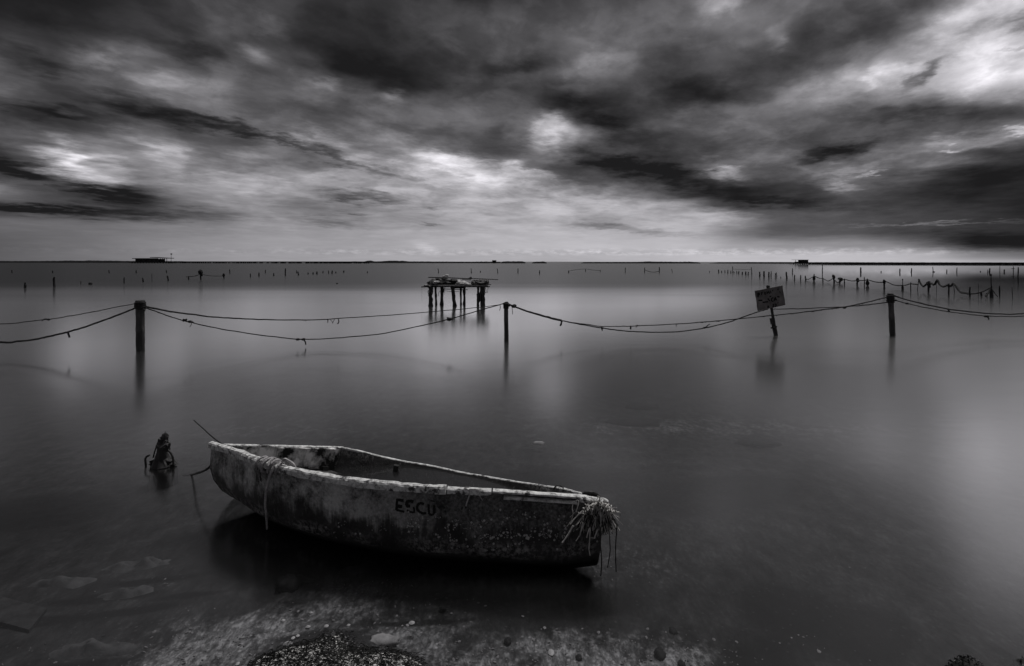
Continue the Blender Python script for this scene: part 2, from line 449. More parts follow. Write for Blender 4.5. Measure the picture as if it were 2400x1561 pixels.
M['weed_dry'] = grain_mat('drowned_weed', (0.003, 0.003, 0.003), (0.02, 0.02, 0.02), 12, (1, 1, 1), rough=0.9)
M['stone'] = grain_mat('dark_stone', (0.003, 0.003, 0.003), (0.02, 0.02, 0.02), 14, (1, 1, 1), rough=0.8)
M['pale_stone'] = grain_mat('pale_stone', (0.18, 0.18, 0.18), (0.55, 0.54, 0.53), 14, (1, 1, 1), rough=0.8)
M['slab'] = grain_mat('slab', (0.01, 0.01, 0.01), (0.07, 0.07, 0.07), 16, (1, 1, 1), rough=0.9)

def rail_mat():
    m, t, b, out = new_mat('worn_white_gunwale')
    pos = t.node('ShaderNodeNewGeometry').outputs['Position']
    n = t.noise(pos, 30, 10, 0.72); n2 = t.noise(pos, 7, 5, 0.6)
    nz = t.node('ShaderNodeSeparateXYZ'); t.put(nz.inputs[0], t.node('ShaderNodeNewGeometry').outputs['Normal'])
    c = t.ramp(n, [(0.34, 0.12), (0.45, 0.42), (0.55, 0.66), (0.72, 0.82)])
    chip = t.maprange(t.math('ADD', t.math('MULTIPLY', n, 0.6), t.math('MULTIPLY', n2, 0.5)), 0.46, 0.52, 1.0, 0.0)
    c = t.mix(chip, c, (0.04, 0.038, 0.04))
    t.put(b.inputs['Base Color'], c); b.inputs['Roughness'].default_value = 0.75
    bp = t.node('ShaderNodeBump'); bp.inputs['Strength'].default_value = 0.7; bp.inputs['Distance'].default_value = 0.006
    t.put(bp.inputs['Height'], n); t.l.new(bp.outputs[0], b.inputs['Normal'])
    return m
M['rail'] = rail_mat()

def hull_mat(name, base_lo, base_hi, inside=False):
    """old painted planking: grey paint, vertical run-off streaks, black growth low down, pale barnacle crust"""
    m, t, b, out = new_mat(name)
    pos = t.node('ShaderNodeNewGeometry').outputs['Position']
    s3 = t.node('ShaderNodeSeparateXYZ'); t.put(s3.inputs[0], pos); z = s3.outputs[2]; x = s3.outputs[0]
    streak = t.noise(t.mapping(pos, scale=(1, 1, 0.10)), 26, 6, 0.65)
    blot = t.noise(pos, 5.5, 8, 0.66)
    fine = t.noise(pos, 60, 6, 0.7)
    c = t.ramp(t.math('ADD', t.math('MULTIPLY', blot, 0.7), t.math('MULTIPLY', fine, 0.3)), [(0.40, base_lo), (0.50, (base_lo + base_hi) / 2), (0.60, base_hi)])
    # grime: more towards the waterline, broken by streaks
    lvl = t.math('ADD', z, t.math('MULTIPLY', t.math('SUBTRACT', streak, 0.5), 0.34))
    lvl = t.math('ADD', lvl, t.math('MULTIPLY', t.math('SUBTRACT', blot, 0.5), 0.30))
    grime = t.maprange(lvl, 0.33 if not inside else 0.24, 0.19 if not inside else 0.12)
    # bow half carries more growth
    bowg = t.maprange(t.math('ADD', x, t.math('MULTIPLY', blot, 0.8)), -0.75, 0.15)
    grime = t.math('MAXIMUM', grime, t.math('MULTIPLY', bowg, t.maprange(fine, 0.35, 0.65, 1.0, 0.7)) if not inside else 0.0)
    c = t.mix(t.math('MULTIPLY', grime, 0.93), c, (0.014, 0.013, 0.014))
    grime = t.math('MAXIMUM', grime, t.math('MULTIPLY', t.maprange(t.noise(t.mapping(pos, scale=(1, 1, 0.5)), 3.4, 5, 0.6), 0.50, 0.62), 0.85))
    # crust band: paler scale along the turn of the bilge
    band = t.math('MULTIPLY', t.maprange(z, 0.03, 0.07), t.maprange(z, 0.16, 0.10))
    crust = t.maprange(t.noise(pos, 34, 8, 0.75), 0.46, 0.60)
    crust = t.math('MULTIPLY', t.math('MULTIPLY', crust, band), t.maprange(t.noise(pos, 3.2, 3, 0.5), 0.40, 0.60))
    c = t.mix(crust, c, (0.52, 0.51, 0.51))
    # drips of pale salt
    drip = t.math('MULTIPLY', t.maprange(t.noise(t.mapping(pos, scale=(1, 1, 0.07)), 48, 3, 0.5), 0.62, 0.72), t.maprange(z, 0.34, 0.2))
    c = t.mix(t.math('MULTIPLY', drip, 0.35), c, (0.30, 0.29, 0.30))
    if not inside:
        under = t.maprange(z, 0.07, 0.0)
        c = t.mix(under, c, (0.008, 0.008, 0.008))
    t.put(b.inputs['Base Color'], c); b.inputs['Roughness'].default_value = 0.7; b.inputs['Specular IOR Level'].default_value = 0.25
    bp = t.node('ShaderNodeBump'); bp.inputs['Strength'].default_value = 0.8; bp.inputs['Distance'].default_value = 0.008
    t.put(bp.inputs['Height'], t.math('ADD', fine, t.math('MULTIPLY', crust, 1.5))); t.l.new(bp.outputs[0], b.inputs['Normal'])
    return m
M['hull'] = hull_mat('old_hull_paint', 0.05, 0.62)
M['inside'] = hull_mat('old_inner_paint', 0.06, 0.55, inside=True)
M['stern_paint'] = grain_mat('flaking_white_paint', (0.006, 0.006, 0.006), (0.8, 0.79, 0.79), 9, (1, 1, 1), lim=(0.44, 0.50, 0.57))
M['crust'] = grain_mat('barnacle', (0.25, 0.245, 0.25), (0.7, 0.69, 0.69), 40, (1, 1, 1))

def water_mat():
    m = bpy.data.materials.new('still_water'); m.use_nodes = True
    t = NT(m.node_tree); t.n.clear(); out = t.node('ShaderNodeOutputMaterial')
    geo = t.node('ShaderNodeNewGeometry'); pos = geo.outputs['Position']
    s3 = t.node('ShaderNodeSeparateXYZ'); t.put(s3.inputs[0], pos); x, y, z = s3.outputs
    fr = t.node('ShaderNodeFresnel'); fr.inputs[0].default_value = 1.333
    fac = t.math('MULTIPLY', t.math('POWER', fr.outputs[0], 0.82), 1.8, clamp=True)
    # wind-ruffled belt far out: rougher water sends back less of the low sky
    line = t.math('ADD', y, t.math('MULTIPLY', t.noise(t.mapping(pos, scale=(0.25, 1, 1)), 0.10, 3, 0.5), 14.0))
    ruff = t.maprange(line, 24, 52, mode='SMOOTHSTEP')
    ruff = t.math('MULTIPLY', ruff, t.maprange(t.math('DIVIDE', x, t.math('MAXIMUM', y, 1.0)), 0.25, 0.85, 1.0, 0.12))
    left = t.maprange(t.math('DIVIDE', x, t.math('MAXIMUM', y, 1.0)), -0.1, -0.8, 0.0, 1.0)
    keep = t.math('MULTIPLY', ruff, t.maprange(left, 0, 1, 0.70, 0.90))
    fac = t.math('MULTIPLY', fac, t.math('SUBTRACT', 1.0, keep))
    gl = t.node('ShaderNodeBsdfGlossy'); gl.distribution = 'GGX'
    gl.inputs['Color'].default_value = (1, 1, 1, 1)
    calm = t.math('MULTIPLY', t.maprange(t.math('DIVIDE', x, t.math('MAXIMUM', y, 1.0)), 0.35, 0.62, mode='SMOOTHSTEP'), t.maprange(y, 40, 62, mode='SMOOTHSTEP'))
    base_r = t.math('SUBTRACT', t.maprange(y, 13, 38, 0.18, 0.07), t.math('MULTIPLY', calm, 0.055))
    t.put(gl.inputs['Roughness'], t.mix(t.math('MULTIPLY', ruff, t.math('MULTIPLY', ruff, t.math('SUBTRACT', 1.0, calm))), base_r, 0.22, kind='FLOAT'))
    slow = t.noise(t.mapping(pos, scale=(0.7, 1.6, 1)), 1.1, 4, 0.55)
    bp = t.node('ShaderNodeBump'); bp.inputs['Strength'].default_value = 0.05; bp.inputs['Distance'].default_value = 0.02
    t.put(bp.inputs['Height'], slow); t.l.new(bp.outputs[0], gl.inputs['Normal'])
    tr = t.node('ShaderNodeBsdfTransparent'); tr.inputs[0].default_value = (0.82, 0.82, 0.84, 1)
    murk = t.node('ShaderNodeBsdfDiffuse'); murk.inputs[0].default_value = (0.028, 0.028, 0.03, 1)
    m1 = t.node('ShaderNodeMixShader'); t.put(m1.inputs[0], t.maprange(y, 5.5, 14, 0.0, 1.0))
    t.l.new(tr.outputs[0], m1.inputs[1]); t.l.new(murk.outputs[0], m1.inputs[2])
    mx = t.node('ShaderNodeMixShader'); t.put(mx.inputs[0], fac)
    t.l.new(m1.outputs[0], mx.inputs[1]); t.l.new(gl.outputs[0], mx.inputs[2])
    t.l.new(mx.outputs[0], out.inputs[0])
    return m
M['water'] = water_mat()

def seabed_mat():
    m, t, b, out = new_mat('shallow_bed')
    pos = t.node('ShaderNodeNewGeometry').outputs['Position']
    at = t.node('ShaderNodeAttribute', attribute_name='sand'); sand = at.outputs['Fac']
    n = t.noise(t.mapping(pos, scale=(1, 0.55, 1)), 9, 8, 0.62); n2 = t.noise(t.mapping(pos, scale=(1, 0.45, 1)), 45, 6, 0.7); n3 = t.noise(pos, 2.2, 5, 0.6)
    n4 = t.noise(pos, 22, 6, 0.65)
    k = t.math('MULTIPLY_ADD', t.math('SUBTRACT', n, 0.5), 2.0, t.math('MULTIPLY', t.math('SUBTRACT', n3, 0.5), 1.4))
    k = t.math('MULTIPLY_ADD', t.math('SUBTRACT', n4, 0.5), 1.8, k)
    k = t.math('MULTIPLY_ADD', k, t.math('ADD', sand, 0.22), sand)
    k = t.maprange(k, 0.15, 0.95, mode='SMOOTHSTEP')
    pale = t.ramp(n2, [(0.36, 0.06), (0.5, 0.18), (0.62, 0.40)])
    dark = t.ramp(t.math('MULTIPLY_ADD', n2, 0.4, t.math('MULTIPLY', n, 0.6)), [(0.38, 0.010), (0.54, 0.030), (0.68, 0.065)])
    c = t.mix(k, dark, pale)
    wd = t.node('ShaderNodeAttribute', attribute_name='weed').outputs['Fac']  # weed cover, plus the hull's reflection painted dark on the bed
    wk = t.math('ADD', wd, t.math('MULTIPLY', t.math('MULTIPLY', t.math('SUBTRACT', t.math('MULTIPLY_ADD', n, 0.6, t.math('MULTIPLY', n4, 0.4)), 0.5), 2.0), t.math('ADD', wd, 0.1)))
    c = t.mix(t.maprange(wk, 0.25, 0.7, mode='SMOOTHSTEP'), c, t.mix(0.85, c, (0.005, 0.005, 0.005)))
    sp = t.voronoi(pos, 34); spc = t.voronoi(pos, 34, out='Color')
    s3 = t.node('ShaderNodeSeparateColor'); t.put(s3.inputs[0], spc)
    dots = t.math('MULTIPLY', t.maprange(sp, 0.30, 0.16), t.maprange(s3.outputs[0], 0.72, 0.80))
    c = t.mix(t.math('MULTIPLY', dots, t.maprange(k, 0, 1, 0.04, 0.6)), c, (0.6, 0.59, 0.59))
    t.put(b.inputs['Base Color'], c); b.inputs['Roughness'].default_value = 0.9; b.inputs['Specular IOR Level'].default_value = 0.2
    bp = t.node('ShaderNodeBump'); bp.inputs['Strength'].default_value = 0.6; bp.inputs['Distance'].default_value = 0.01
    t.put(bp.inputs['Height'], n2); t.l.new(bp.outputs[0], b.inputs['Normal'])
    return m
M['bed'] = seabed_mat()

# ------------------------------------------------------------------ water and ground
link_mesh('water', [(-6000, 1.4, 0), (6000, 1.4, 0), (6000, 9000, 0), (-6000, 9000, 0)], [(0, 1, 2, 3)], M['water'])['kind'] = 'structure'

def blobsum(x, y, bl):
    v = np.zeros_like(x)
    for (bx, by, sx, sy, rot, a) in bl:
        c, s = math.cos(R(rot)), math.sin(R(rot))
        u_ = ((x - bx) * c + (y - by) * s) / sx; w_ = (-(x - bx) * s + (y - by) * c) / sy
        v = v + a * np.exp(-(u_ ** 2 + w_ ** 2))
    return v
def g(px, py): p = on_z(px, py); return p.x, p.y
MOUNDS = []   # x, y, sx, sy, rot, height
def mound(px, py, sx, sy, rot, h): MOUNDS.append((*g(px, py), sx, sy, rot, h))
mound(790, 1640, 0.42, 0.28, -4, 0.21)
mound(660, 1555, 0.26, 0.13, 10, 0.075)
mound(780, 1475, 0.17, 0.15, 0, 0.078)
mound(940, 1560, 0.16, 0.10, -10, 0.05)
mound(2262, 1565, 0.14, 0.065, 8, 0.16)
mound(2400, 1550, 0.09, 0.05, 0, 0.13)
mound(1370, 1585, 0.16, 0.05, 0, 0.12)
def bed_height(x, y):
    base = np.where(y > 2.2, -0.115 - 0.02 * (y - 2.2) ** 1.0, -0.115)
    base = np.maximum(base - np.clip((y - 5) * 0.03, 0, 1.2), -1.5)
    beach = np.clip((1.95 - y) * 0.55, 0, 0.32)
    return base + beach + blobsum(x, y, MOUNDS)
def axis(lo, hi, step, far_lo, far_hi):
    mid = list(np.arange(lo, hi + 1e-6, step)); a = []; d = step; v = lo
    while v > far_lo: d *= 1.25; v -= d; a.append(v)
    b = []; d = step; v = hi
    while v < far_hi: d *= 1.25; v += d; b.append(v)
    return np.array(a[::-1] + mid + b)
X = axis(-3.6, 3.2, 0.03, -6000, 6000); Y = axis(1.5, 6.0, 0.025, -60, 9000)
gx, gy = np.meshgrid(X, Y)
gz = bed_height(gx, gy)
bump = np.array([[mnoise.fractal(Vector((a * 6, b * 6, 0)), 1.0, 2.0, 4) for a in X] for b in Y])
near = np.exp(-np.clip(gy - 4, 0, 50) / 4) * np.exp(-np.clip(np.abs(gx) - 5, 0, 50) / 4)
gz = gz + bump * 0.010 * near
SAND = []
def sand(px, py, sx, sy, rot, a): SAND.append((*g(px, py), sx, sy, rot, a))
sand(570, 1425, 0.44, 0.19, 20, 0.72); sand(430, 1500, 0.38, 0.18, 14, 0.75); sand(560, 1530, 0.25, 0.12, 8, 0.5); sand(880, 1330, 0.45, 0.12, -8, 0.40); sand(1000, 1400, 0.4, 0.10, 0, 0.35)
sand(350, 1320, 0.30, 0.10, 20, 0.30); sand(940, 1450, 0.28, 0.12, 0, 0.65); sand(1080, 1520, 0.30, 0.12, 5, 0.85)
sand(1330, 1450, 0.40, 0.12, 6, 0.70); sand(1500, 1520, 0.38, 0.12, 0, 0.85); sand(1250, 1540, 0.3, 0.10, 0, 0.8)
sand(1640, 1480, 0.22, 0.14, 0, 0.6); sand(1950, 1470, 0.10, 0.25, 40, 0.22); sand(850, 1370, 0.35, 0.08, 0, 0.25)
sand(1080, 1350, 0.3, 0.06, 0, 0.25); sand(1450, 1265, 0.45, 0.30, 20, 0.30); sand(600, 960, 1.6, 0.5, 0, 0.25); sand(1700, 950, 2.2, 0.6, 0, 0.4); sand(250, 1430, 0.32, 0.12, 15, 0.4); sand(2000, 1250, 0.4, 0.25, 40, 0.15)
sv = blobsum(gx, gy, SAND)
DARK = []
for a in ((1090, 1510, 0.06, 0.05, 0, 0.6), (700, 1470, 0.3, 0.05, 10, 0.7), (200, 1440, 0.3, 0.1, 0, 0.5), (1480, 1575, 0.2, 0.06, 0, 0.7), (1800, 1500, 0.2, 0.3, 0, 0.4)):
    DARK.append((*g(a[0], a[1]), *a[2:]))
sv = np.clip(sv - blobsum(gx, gy, DARK), 0, 1)
WEED_AND_REFLECTION = []     # drowned weed; by the boat, its dark reflection painted into the bed colour
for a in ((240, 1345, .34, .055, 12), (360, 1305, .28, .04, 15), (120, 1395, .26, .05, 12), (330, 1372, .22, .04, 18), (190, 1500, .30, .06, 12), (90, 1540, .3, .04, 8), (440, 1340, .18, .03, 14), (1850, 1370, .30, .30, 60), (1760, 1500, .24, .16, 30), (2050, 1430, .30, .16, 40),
          (1250, 1370, .35, .10, -4), (1300, 1075, .7, .30, 5), (1700, 1110, .9, .40, 20), (640, 1260, .40, .17, -10), (1150, 1345, .6, .10, -4), (1400, 1345, .25, .12, 0), (100, 1150, .6, .4, 0), (700, 1440, .16, .04, 8), (980, 1400, .3, .03, 4), (1500, 1560, .18, .03, 4), (1700, 1560, .3, .03, 0)):  # patches in front of the hull darken the bed as its reflection
    WEED_AND_REFLECTION.append((*g(a[0], a[1]), *a[2:], 1.0))
wv = np.clip(blobsum(gx, gy, WEED_AND_REFLECTION), 0, 1)
nx_, ny_ = len(X), len(Y)
verts = np.stack([gx.ravel(), gy.ravel(), gz.ravel()], 1)
idx = np.arange(nx_ * ny_).reshape(ny_, nx_)
quads = np.stack([idx[:-1, :-1].ravel(), idx[:-1, 1:].ravel(), idx[1:, 1:].ravel(), idx[1:, :-1].ravel()], 1)
me = bpy.data.meshes.new('seabed')
me.from_pydata(verts.tolist(), [], quads.tolist())
me.polygons.foreach_set('use_smooth', [True] * len(quads))
at_ = me.attributes.new('sand', 'FLOAT', 'POINT'); at_.data.foreach_set('value', sv.ravel().astype(np.float32))
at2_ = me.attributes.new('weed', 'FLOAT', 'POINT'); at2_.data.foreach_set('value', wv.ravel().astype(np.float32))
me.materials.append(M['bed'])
bed = bpy.data.objects.new('seabed', me); COL.objects.link(bed); bed['kind'] = 'structure'
bed_bvh = BVHTree.FromPolygons([Vector(v) for v in verts.tolist()], quads.tolist())
def bed_z(x, y):
    h = bed_bvh.ray_cast(Vector((x, y, 5)), Vector((0, 0, -1)))
    return (h[0].z, h[1]) if h[0] else (0.0, Vector((0, 0, 1)))

# far shore: long low banks on the horizon
def bank(x0, x1, tops, D, wl, name='far_shore', seed=0):
    """x0..x1 in frame pixels, tops = [(px, py)], wl = pixel row of its waterline"""
    rr = random.Random(seed); fv = []; n = max(8, int((x1 - x0) / 4)); pts = []
    for i in range(n + 1):
        px = x0 + (x1 - x0) * i / n
        j = max(k for k in range(len(tops)) if tops[k][0] <= px + 1e-6); j = min(j, len(tops) - 2)
        a, b = tops[j], tops[j + 1]; t = (px - a[0]) / (b[0] - a[0])
        py = a[1] * (1 - t) + b[1] * t - rr.uniform(0, 0.7)
        if i in (0, n): py = wl
        pts.append(at_y(px, py, D))
    vs = []
    for p in pts:
        vs += [(p.x, D, -0.5), (p.x, D + 3, max(p.z * 0.7, 0.0)), (p.x, D + 14, max(p.z, 0.02)), (p.x, D + 60, -0.5)]
    fs = [(i * 4 + k, (i + 1) * 4 + k, (i + 1) * 4 + k + 1, i * 4 + k + 1) for i in range(n) for k in range(3)]
    o = link_mesh(name, vs, fs, M['far']); o['kind'] = 'structure'; return o
bank(-500, 410, [(-500, 611.5), (0, 612), (120, 611.5), (125, 611), (170, 611.5), (180, 610.8), (260, 611.7), (410, 612.6)], 520, 616.5, seed=1)
bank(760, 1175, [(760, 613.6), (850, 612.9), (853, 611), (862, 611), (866, 612.8), (895, 612.3), (900, 611.4), (925, 611.4), (928, 612), (940, 611.4), (950, 613), (1100, 613.8), (1120, 613.2), (1175, 613.6)], 560, 617.6, seed=2)
bank(1174, 1232, [(1174, 613.4), (1190, 612.6), (1225, 612.8), (1232, 614)], 540, 614.9, seed=3)
bank(1250, 1282, [(1250, 614), (1260, 613.2), (1276, 613.2), (1282, 614)], 540, 614.9, seed=4)
bank(1370, 1645, [(1370, 615), (1500, 614.3), (1520, 613.3), (1545, 613.2), (1600, 614), (1625, 613.5), (1645, 614.4)], 560, 617.4, seed=5)
bank(1695, 2700, [(1695, 615.2), (1760, 614.6), (1770, 614), (1775, 614.6), (1900, 615), (2700, 616)], 560, 618.4, seed=6)

# piers on piles along the horizon
def pier(x0, x1, ydeck, wl, D, label, step=9.0, thick=1.0):
    a = at_y(x0, ydeck, D); b = at_y(x1, ydeck, D)
    t = thing('pier', ((a.x + b.x) / 2, D, 0), label, 'pier')
    mb = MB(); mid = (a + b) / 2
    mb.box((mid.x, D + 1.5, a.z - thick / 2 * 0.3), ((b.x - a.x) / 2, 0, (b.z - a.z) / 2), (0, 1.5, 0), (0, 0, thick * 0.32))
    mb.build('deck', M['far'], t)
    mp = MB(); n = int((b.x - a.x) / (step * D / F_PX * 1.0))
    for i in range(n + 1):
        if rng.random() < 0.12: continue
        x = a.x + (b.x - a.x) * (i + rng.uniform(-0.2, 0.2)) / n; w = rng.uniform(0.35, 0.75)
        z = a.z + (b.z - a.z) * i / n
        for dy in (0.4, 2.6): mp.box((x, D + dy, z / 2 - 0.4), (w / 2, 0, 0), (0, 0.2, 0), (0, 0, z / 2 + 0.4 - 0.1))
    o = mp.build('piles', M['far'], t); o['kind'] = 'stuff'
    return t
pier(395, 862, 613.4, 617, 450, 'long low pier on piles running right from the stilt house on the horizon', 4.5)
pier(1900, 2700, 616.2, 619.5, 430, 'long low pier on many piles along the right-hand horizon', 5.0)

# stilt house at the left horizon
Dh = 440
def hx(px, py, dy=0): return at_y(px, py, Dh + dy)
def wbox(mb, x0, x1, y0, y1, d0, d1):
    a = hx(x0, y1); b = hx(x1, y0)
    mb.box(((a.x + b.x) / 2, Dh + (d0 + d1) / 2, (a.z + b.z) / 2), ((b.x - a.x) / 2, 0, 0), (0, (d1 - d0) / 2, 0), (0, 0, (b.z - a.z) / 2))
    return mb
h = thing('stilt_house', (hx(360, 617).x, Dh, 0), 'low dark flat-roofed house on stilts with an open porch, on the left horizon', 'house')
wbox(MB(), 317, 372, 606.6, 614.2, 0, 8).build('wall', M['far_wall'], h)
wbox(MB(), 311.5, 354, 605.2, 606.6, -1.0, 9).build('roof', M['far'], h)
rf = MB(); a = hx(353, 603.2); b = hx(392, 605.2)
rf.box(((a.x + b.x) / 2, Dh + 4, (a.z + b.z) / 2), ((b.x - a.x) / 2, 0, (b.z - a.z) / 2), (0, 5, 0), (0, 0, 0.22)); rf.build('porch_roof', M['far'], h)
wbox(MB(), 306, 404, 614.2, 615.4, -2, 10).build('deck', M['far'], h)
for x in (375.5, 381, 386, 390.5): wbox(MB(), x - 0.35, x + 0.35, 605.6, 614.2, 0, 0.4).build('porch_post', M['far'], h)
for x in (323, 330, 342, 356, 366): wbox(MB(), x - 2, x + 2, 609, 612, -0.08, 0.02).build('window', M['far'], h)
for i, x in enumerate(np.linspace(309, 402, 15)): wbox(MB(), x - 0.6, x + 0.6, 615.4, 618.2, 0, 0.6).build('pile', M['far'], h)
ms = thing('mast', (hx(401, 617).x, Dh, 0), 'thin mast with a small box on top, right of the stilt house', 'mast')
wbox(MB(), 400.7, 401.3, 596, 616, 0, 0.2).build('pole', M['far'], ms)
wbox(MB(), 399.8, 402.6, 594, 596.6, -0.2, 0.6).build('lamp_box', M['far'], ms)
# box-shaped hut at the right horizon
Dh = 420
h = thing('pier_hut', (hx(1880, 618).x, Dh, 0), 'square dark hut with a flat canopy on its left, on the right horizon', 'hut')
wbox(MB(), 1878.5, 1894.5, 609.2, 616.5, 0, 5).build('wall', M['far_wall'], h)
wbox(MB(), 1877.8, 1895.4, 608.6, 609.2, -0.4, 5.4).build('roof', M['far'], h)
wbox(MB(), 1863, 1878, 608.7, 609.3, 0, 5).build('canopy', M['far'], h)
wbox(MB(), 1864.5, 1865.2, 609.3, 616, 0, 0.3).build('canopy_post', M['far'], h)
wbox(MB(), 1858, 1899, 616.0, 617.2, -1, 6).build('deck', M['far'], h)
wbox(MB(), 1867, 1873, 613.3, 616, 1, 3).build('crate', M['far'], h)
for x in np.linspace(1860, 1897, 8): wbox(MB(), x - 0.6, x + 0.6, 617.2, 620, 0, 0.5).build('pile', M['far'], h)
Dh = 500
h = thing('small_hut', (hx(1158, 617).x, Dh, 0), 'tiny square hut on the horizon above the stilt platform', 'hut')
wbox(MB(), 1153.6, 1163, 610.6, 616.5, 0, 3).build('wall', M['far'], h)
wbox(MB(), 1153, 1163.6, 610, 610.6, -0.4, 3.4).build('roof', M['far'], h)

# ------------------------------------------------------------------ stakes standing in the lagoon
def ordinal(i):
    w = ['first', 'second', 'third', 'fourth', 'fifth', 'sixth', 'seventh', 'eighth', 'ninth', 'tenth', 'eleventh', 'twelfth', 'thirteenth', 'fourteenth', 'fifteenth', 'sixteenth', 'seventeenth', 'eighteenth', 'nineteenth', 'twentieth']
    if i < 20: return w[i]
    tens = {2: 'twenty', 3: 'thirty'}[(i + 1) // 10]
    return tens + ('-' + w[(i + 1) % 10 - 1] if (i + 1) % 10 else 'ieth')
# px of foot, py of top, py of foot, width px, lean (px of the top against the foot), kind
ROWS = {
 'the near far-left line': [(58.7, 662, 674.5, 6, 0, 'stub'), (127, 649, 673, 6.5, 0, ''), (189.5, 658, 666, 2, 0, 'thin'), (291, 650, 663.5, 4, 0, ''), (336, 651, 661, 5, -2, ''), (356, 641, 661, 1.6, 0, 'thin'), (394.5, 646, 658.5, 5, -2, ''), (442, 647, 655.5, 4, 0, ''), (470.5, 632, 656, 5, -1, 'lump'), (525, 643, 652.5, 4, -1, 'knob')],
 'the distant far-left line': [(28, 633, 640, 3, 0, ''), (123.5, 634, 640, 3, 0, ''), (256, 633, 640, 3, -1, ''), (319, 633, 640.5, 3, 0, ''), (390.5, 632, 640, 3, -1, ''), (539, 631, 641, 3, -1, ''), (587, 641, 650, 3, 0, '')],
 'the scatter left of the stilt platform': [(607, 638.5, 648, 4, 0, ''), (622, 632, 640, 3, 0, ''), (641.6, 640, 646.5, 4, 0, 'stub'), (668.8, 629, 646, 4, 0, ''), (695, 633, 640, 2.5, 0, ''), (699.8, 636, 645, 4, -2, ''), (722, 638, 643, 3, 0, ''), (734, 638, 643, 4, 0, 'stub'), (743, 636, 643, 5, 0, ''), (757, 635, 640, 3, 0, ''), (770, 634, 641.5, 3, 0, ''), (778.5, 634, 642, 4, 0, ''), (787, 636.5, 640, 3.5, 0, 'stub'), (805.7, 634, 639, 4, 0, 'stub'), (861, 636, 640, 3, 0, 'stub')],
 'the sparse middle line': [(1027.8, 629, 640, 2.5, -1, ''), (1105, 628.5, 640, 2.5, -1, ''), (1126, 634.5, 639, 2.5, 0, 'stub'), (1167, 629, 640, 2.5, -2, ''), (1213.9, 629, 640, 3, 0, ''), (1264.8, 633, 643, 3, 0, ''), (1332.8, 634, 639.5, 3, 0, 'stub'), (1372.7, 630, 636.5, 2.5, 0, ''), (1407, 632, 638, 1.5, 0, 'thin'), (1465.4, 627, 639, 2.5, 0, ''), (1510.8, 627, 639, 2.5, 0, ''), (1545.4, 626, 639.5, 3, 0, ''), (1576, 630, 639, 1.6, -2, 'thin')],
 'the close-set row left of the sign': [(1663, 635, 639, 2, 0, 'stub'), (1684.2, 632, 639.5, 3.5, 0, ''), (1691.4, 634.5, 639, 3.5, 0, 'stub'), (1699, 633, 639.5, 2.5, 0, ''), (1706, 632, 640.5, 3, 0, ''), (1713, 634, 640, 3, 0, ''), (1717, 624.5, 640, 2.2, 0, ''), (1720.5, 636, 640, 3, -1, ''), (1726.7, 634.5, 641, 2.5, 0, ''), (1731.5, 635, 642, 3, 0, ''), (1740, 637, 643.5, 4, 0, ''), (1748, 636, 644, 4, 0, ''), (1753.7, 637, 644.5, 3.5, 0, ''), (1762, 626, 645, 2.6, -1, '')],
 'the slanting row by the sign': [(1780.8, 637, 647, 4.5, 0, ''), (1790.6, 635.5, 648.5, 5, 0, ''), (1802, 637, 649.5, 4.5, 0, ''), (1807, 635.5, 647.5, 3.2, 0.5, ''), (1817, 640, 649.5, 3, 1, ''), (1820.5, 638, 648, 2.6, -1, ''), (1830, 648, 651, 2.5, 0, 'stub'), (1844, 637, 652.5, 5, -1, ''), (1862.3, 644, 654.5, 3.5, 0, ''), (1876.6, 644.5, 655.5, 3.5, 0, ''), (1888.3, 646, 655.5, 4, -1, ''), (1908, 642, 658.5, 4.5, 0, 'bulge'), (1929, 651, 660.5, 3, 0, ''), (1955, 645, 662.5, 5, -1.5, 'knob'), (1967.6, 650.5, 662.5, 6, 2, 'lump'), (1979.3, 653, 665, 3.5, 0, ''), (2009, 654, 667, 5, 1, 'knob')],
 'the roped row, far right': [(2026, 649, 665.5, 3.2, -0.5, ''), (2033.5, 653, 669.5, 5.5, -1, 'bulge'), (2072.6, 657, 676, 5.5, 0, 'knob'), (2115.5, 654.5, 678, 2.0, 0, 'base'), (2134.5, 661.5, 680.5, 3, 0, ''), (2150.5, 653, 679, 2.4, 2.8, ''), (2176, 659, 683, 5, 0, 'lump'), (2195, 656, 686, 1.4, 0, 'thin'), (2223.5, 665, 691, 4.5, 0, 'knob'), (2237, 664, 688, 2, -2, ''), (2273, 672, 694.5, 4.8, 0, ''), (2293, 664, 692, 1.2, 0, 'thin'), (2300, 683.5, 693.5, 5, 0, 'stub'), (2311.5, 687, 694, 6, 2, 'stub'), (2323.5, 642, 697.5, 2.6, -1, 'base'), (2342.5, 670, 695, 4.2, 0, ''), (2372.8, 673, 700, 1.8, -1, 'thin')],
 'the farthest line, far right': [(1857.3, 628.5, 638.5, 3, 0, ''), (1927.4, 621, 638.5, 3, 0, ''), (2017.6, 626.5, 638, 4.5, -0.5, ''), (2065, 635, 638, 3, 0, 'stub'), (2109, 629.5, 638.5, 3.5, 0.5, ''), (2136, 628.5, 638.5, 3.5, 0.5, ''), (2187, 625, 637.5, 2.4, -1, 'foot'), (2219, 631.5, 637.5, 3, 0.5, ''), (2242.5, 627, 637.5, 2.5, 0.5, ''), (2298, 635, 637, 3, 0, 'stub'), (2315, 632, 639, 2, 0, ''), (2319, 628.5, 637.5, 4, 1, ''), (2343.4, 623, 638, 1.8, 0, 'thin'), (2353.5, 631.5, 637.5, 3.5, 0.5, ''), (2375, 624, 638.5, 2, 0, 'cross'), (2386, 626, 648.5, 3.6, 0.5, '')],
}
STK = {}
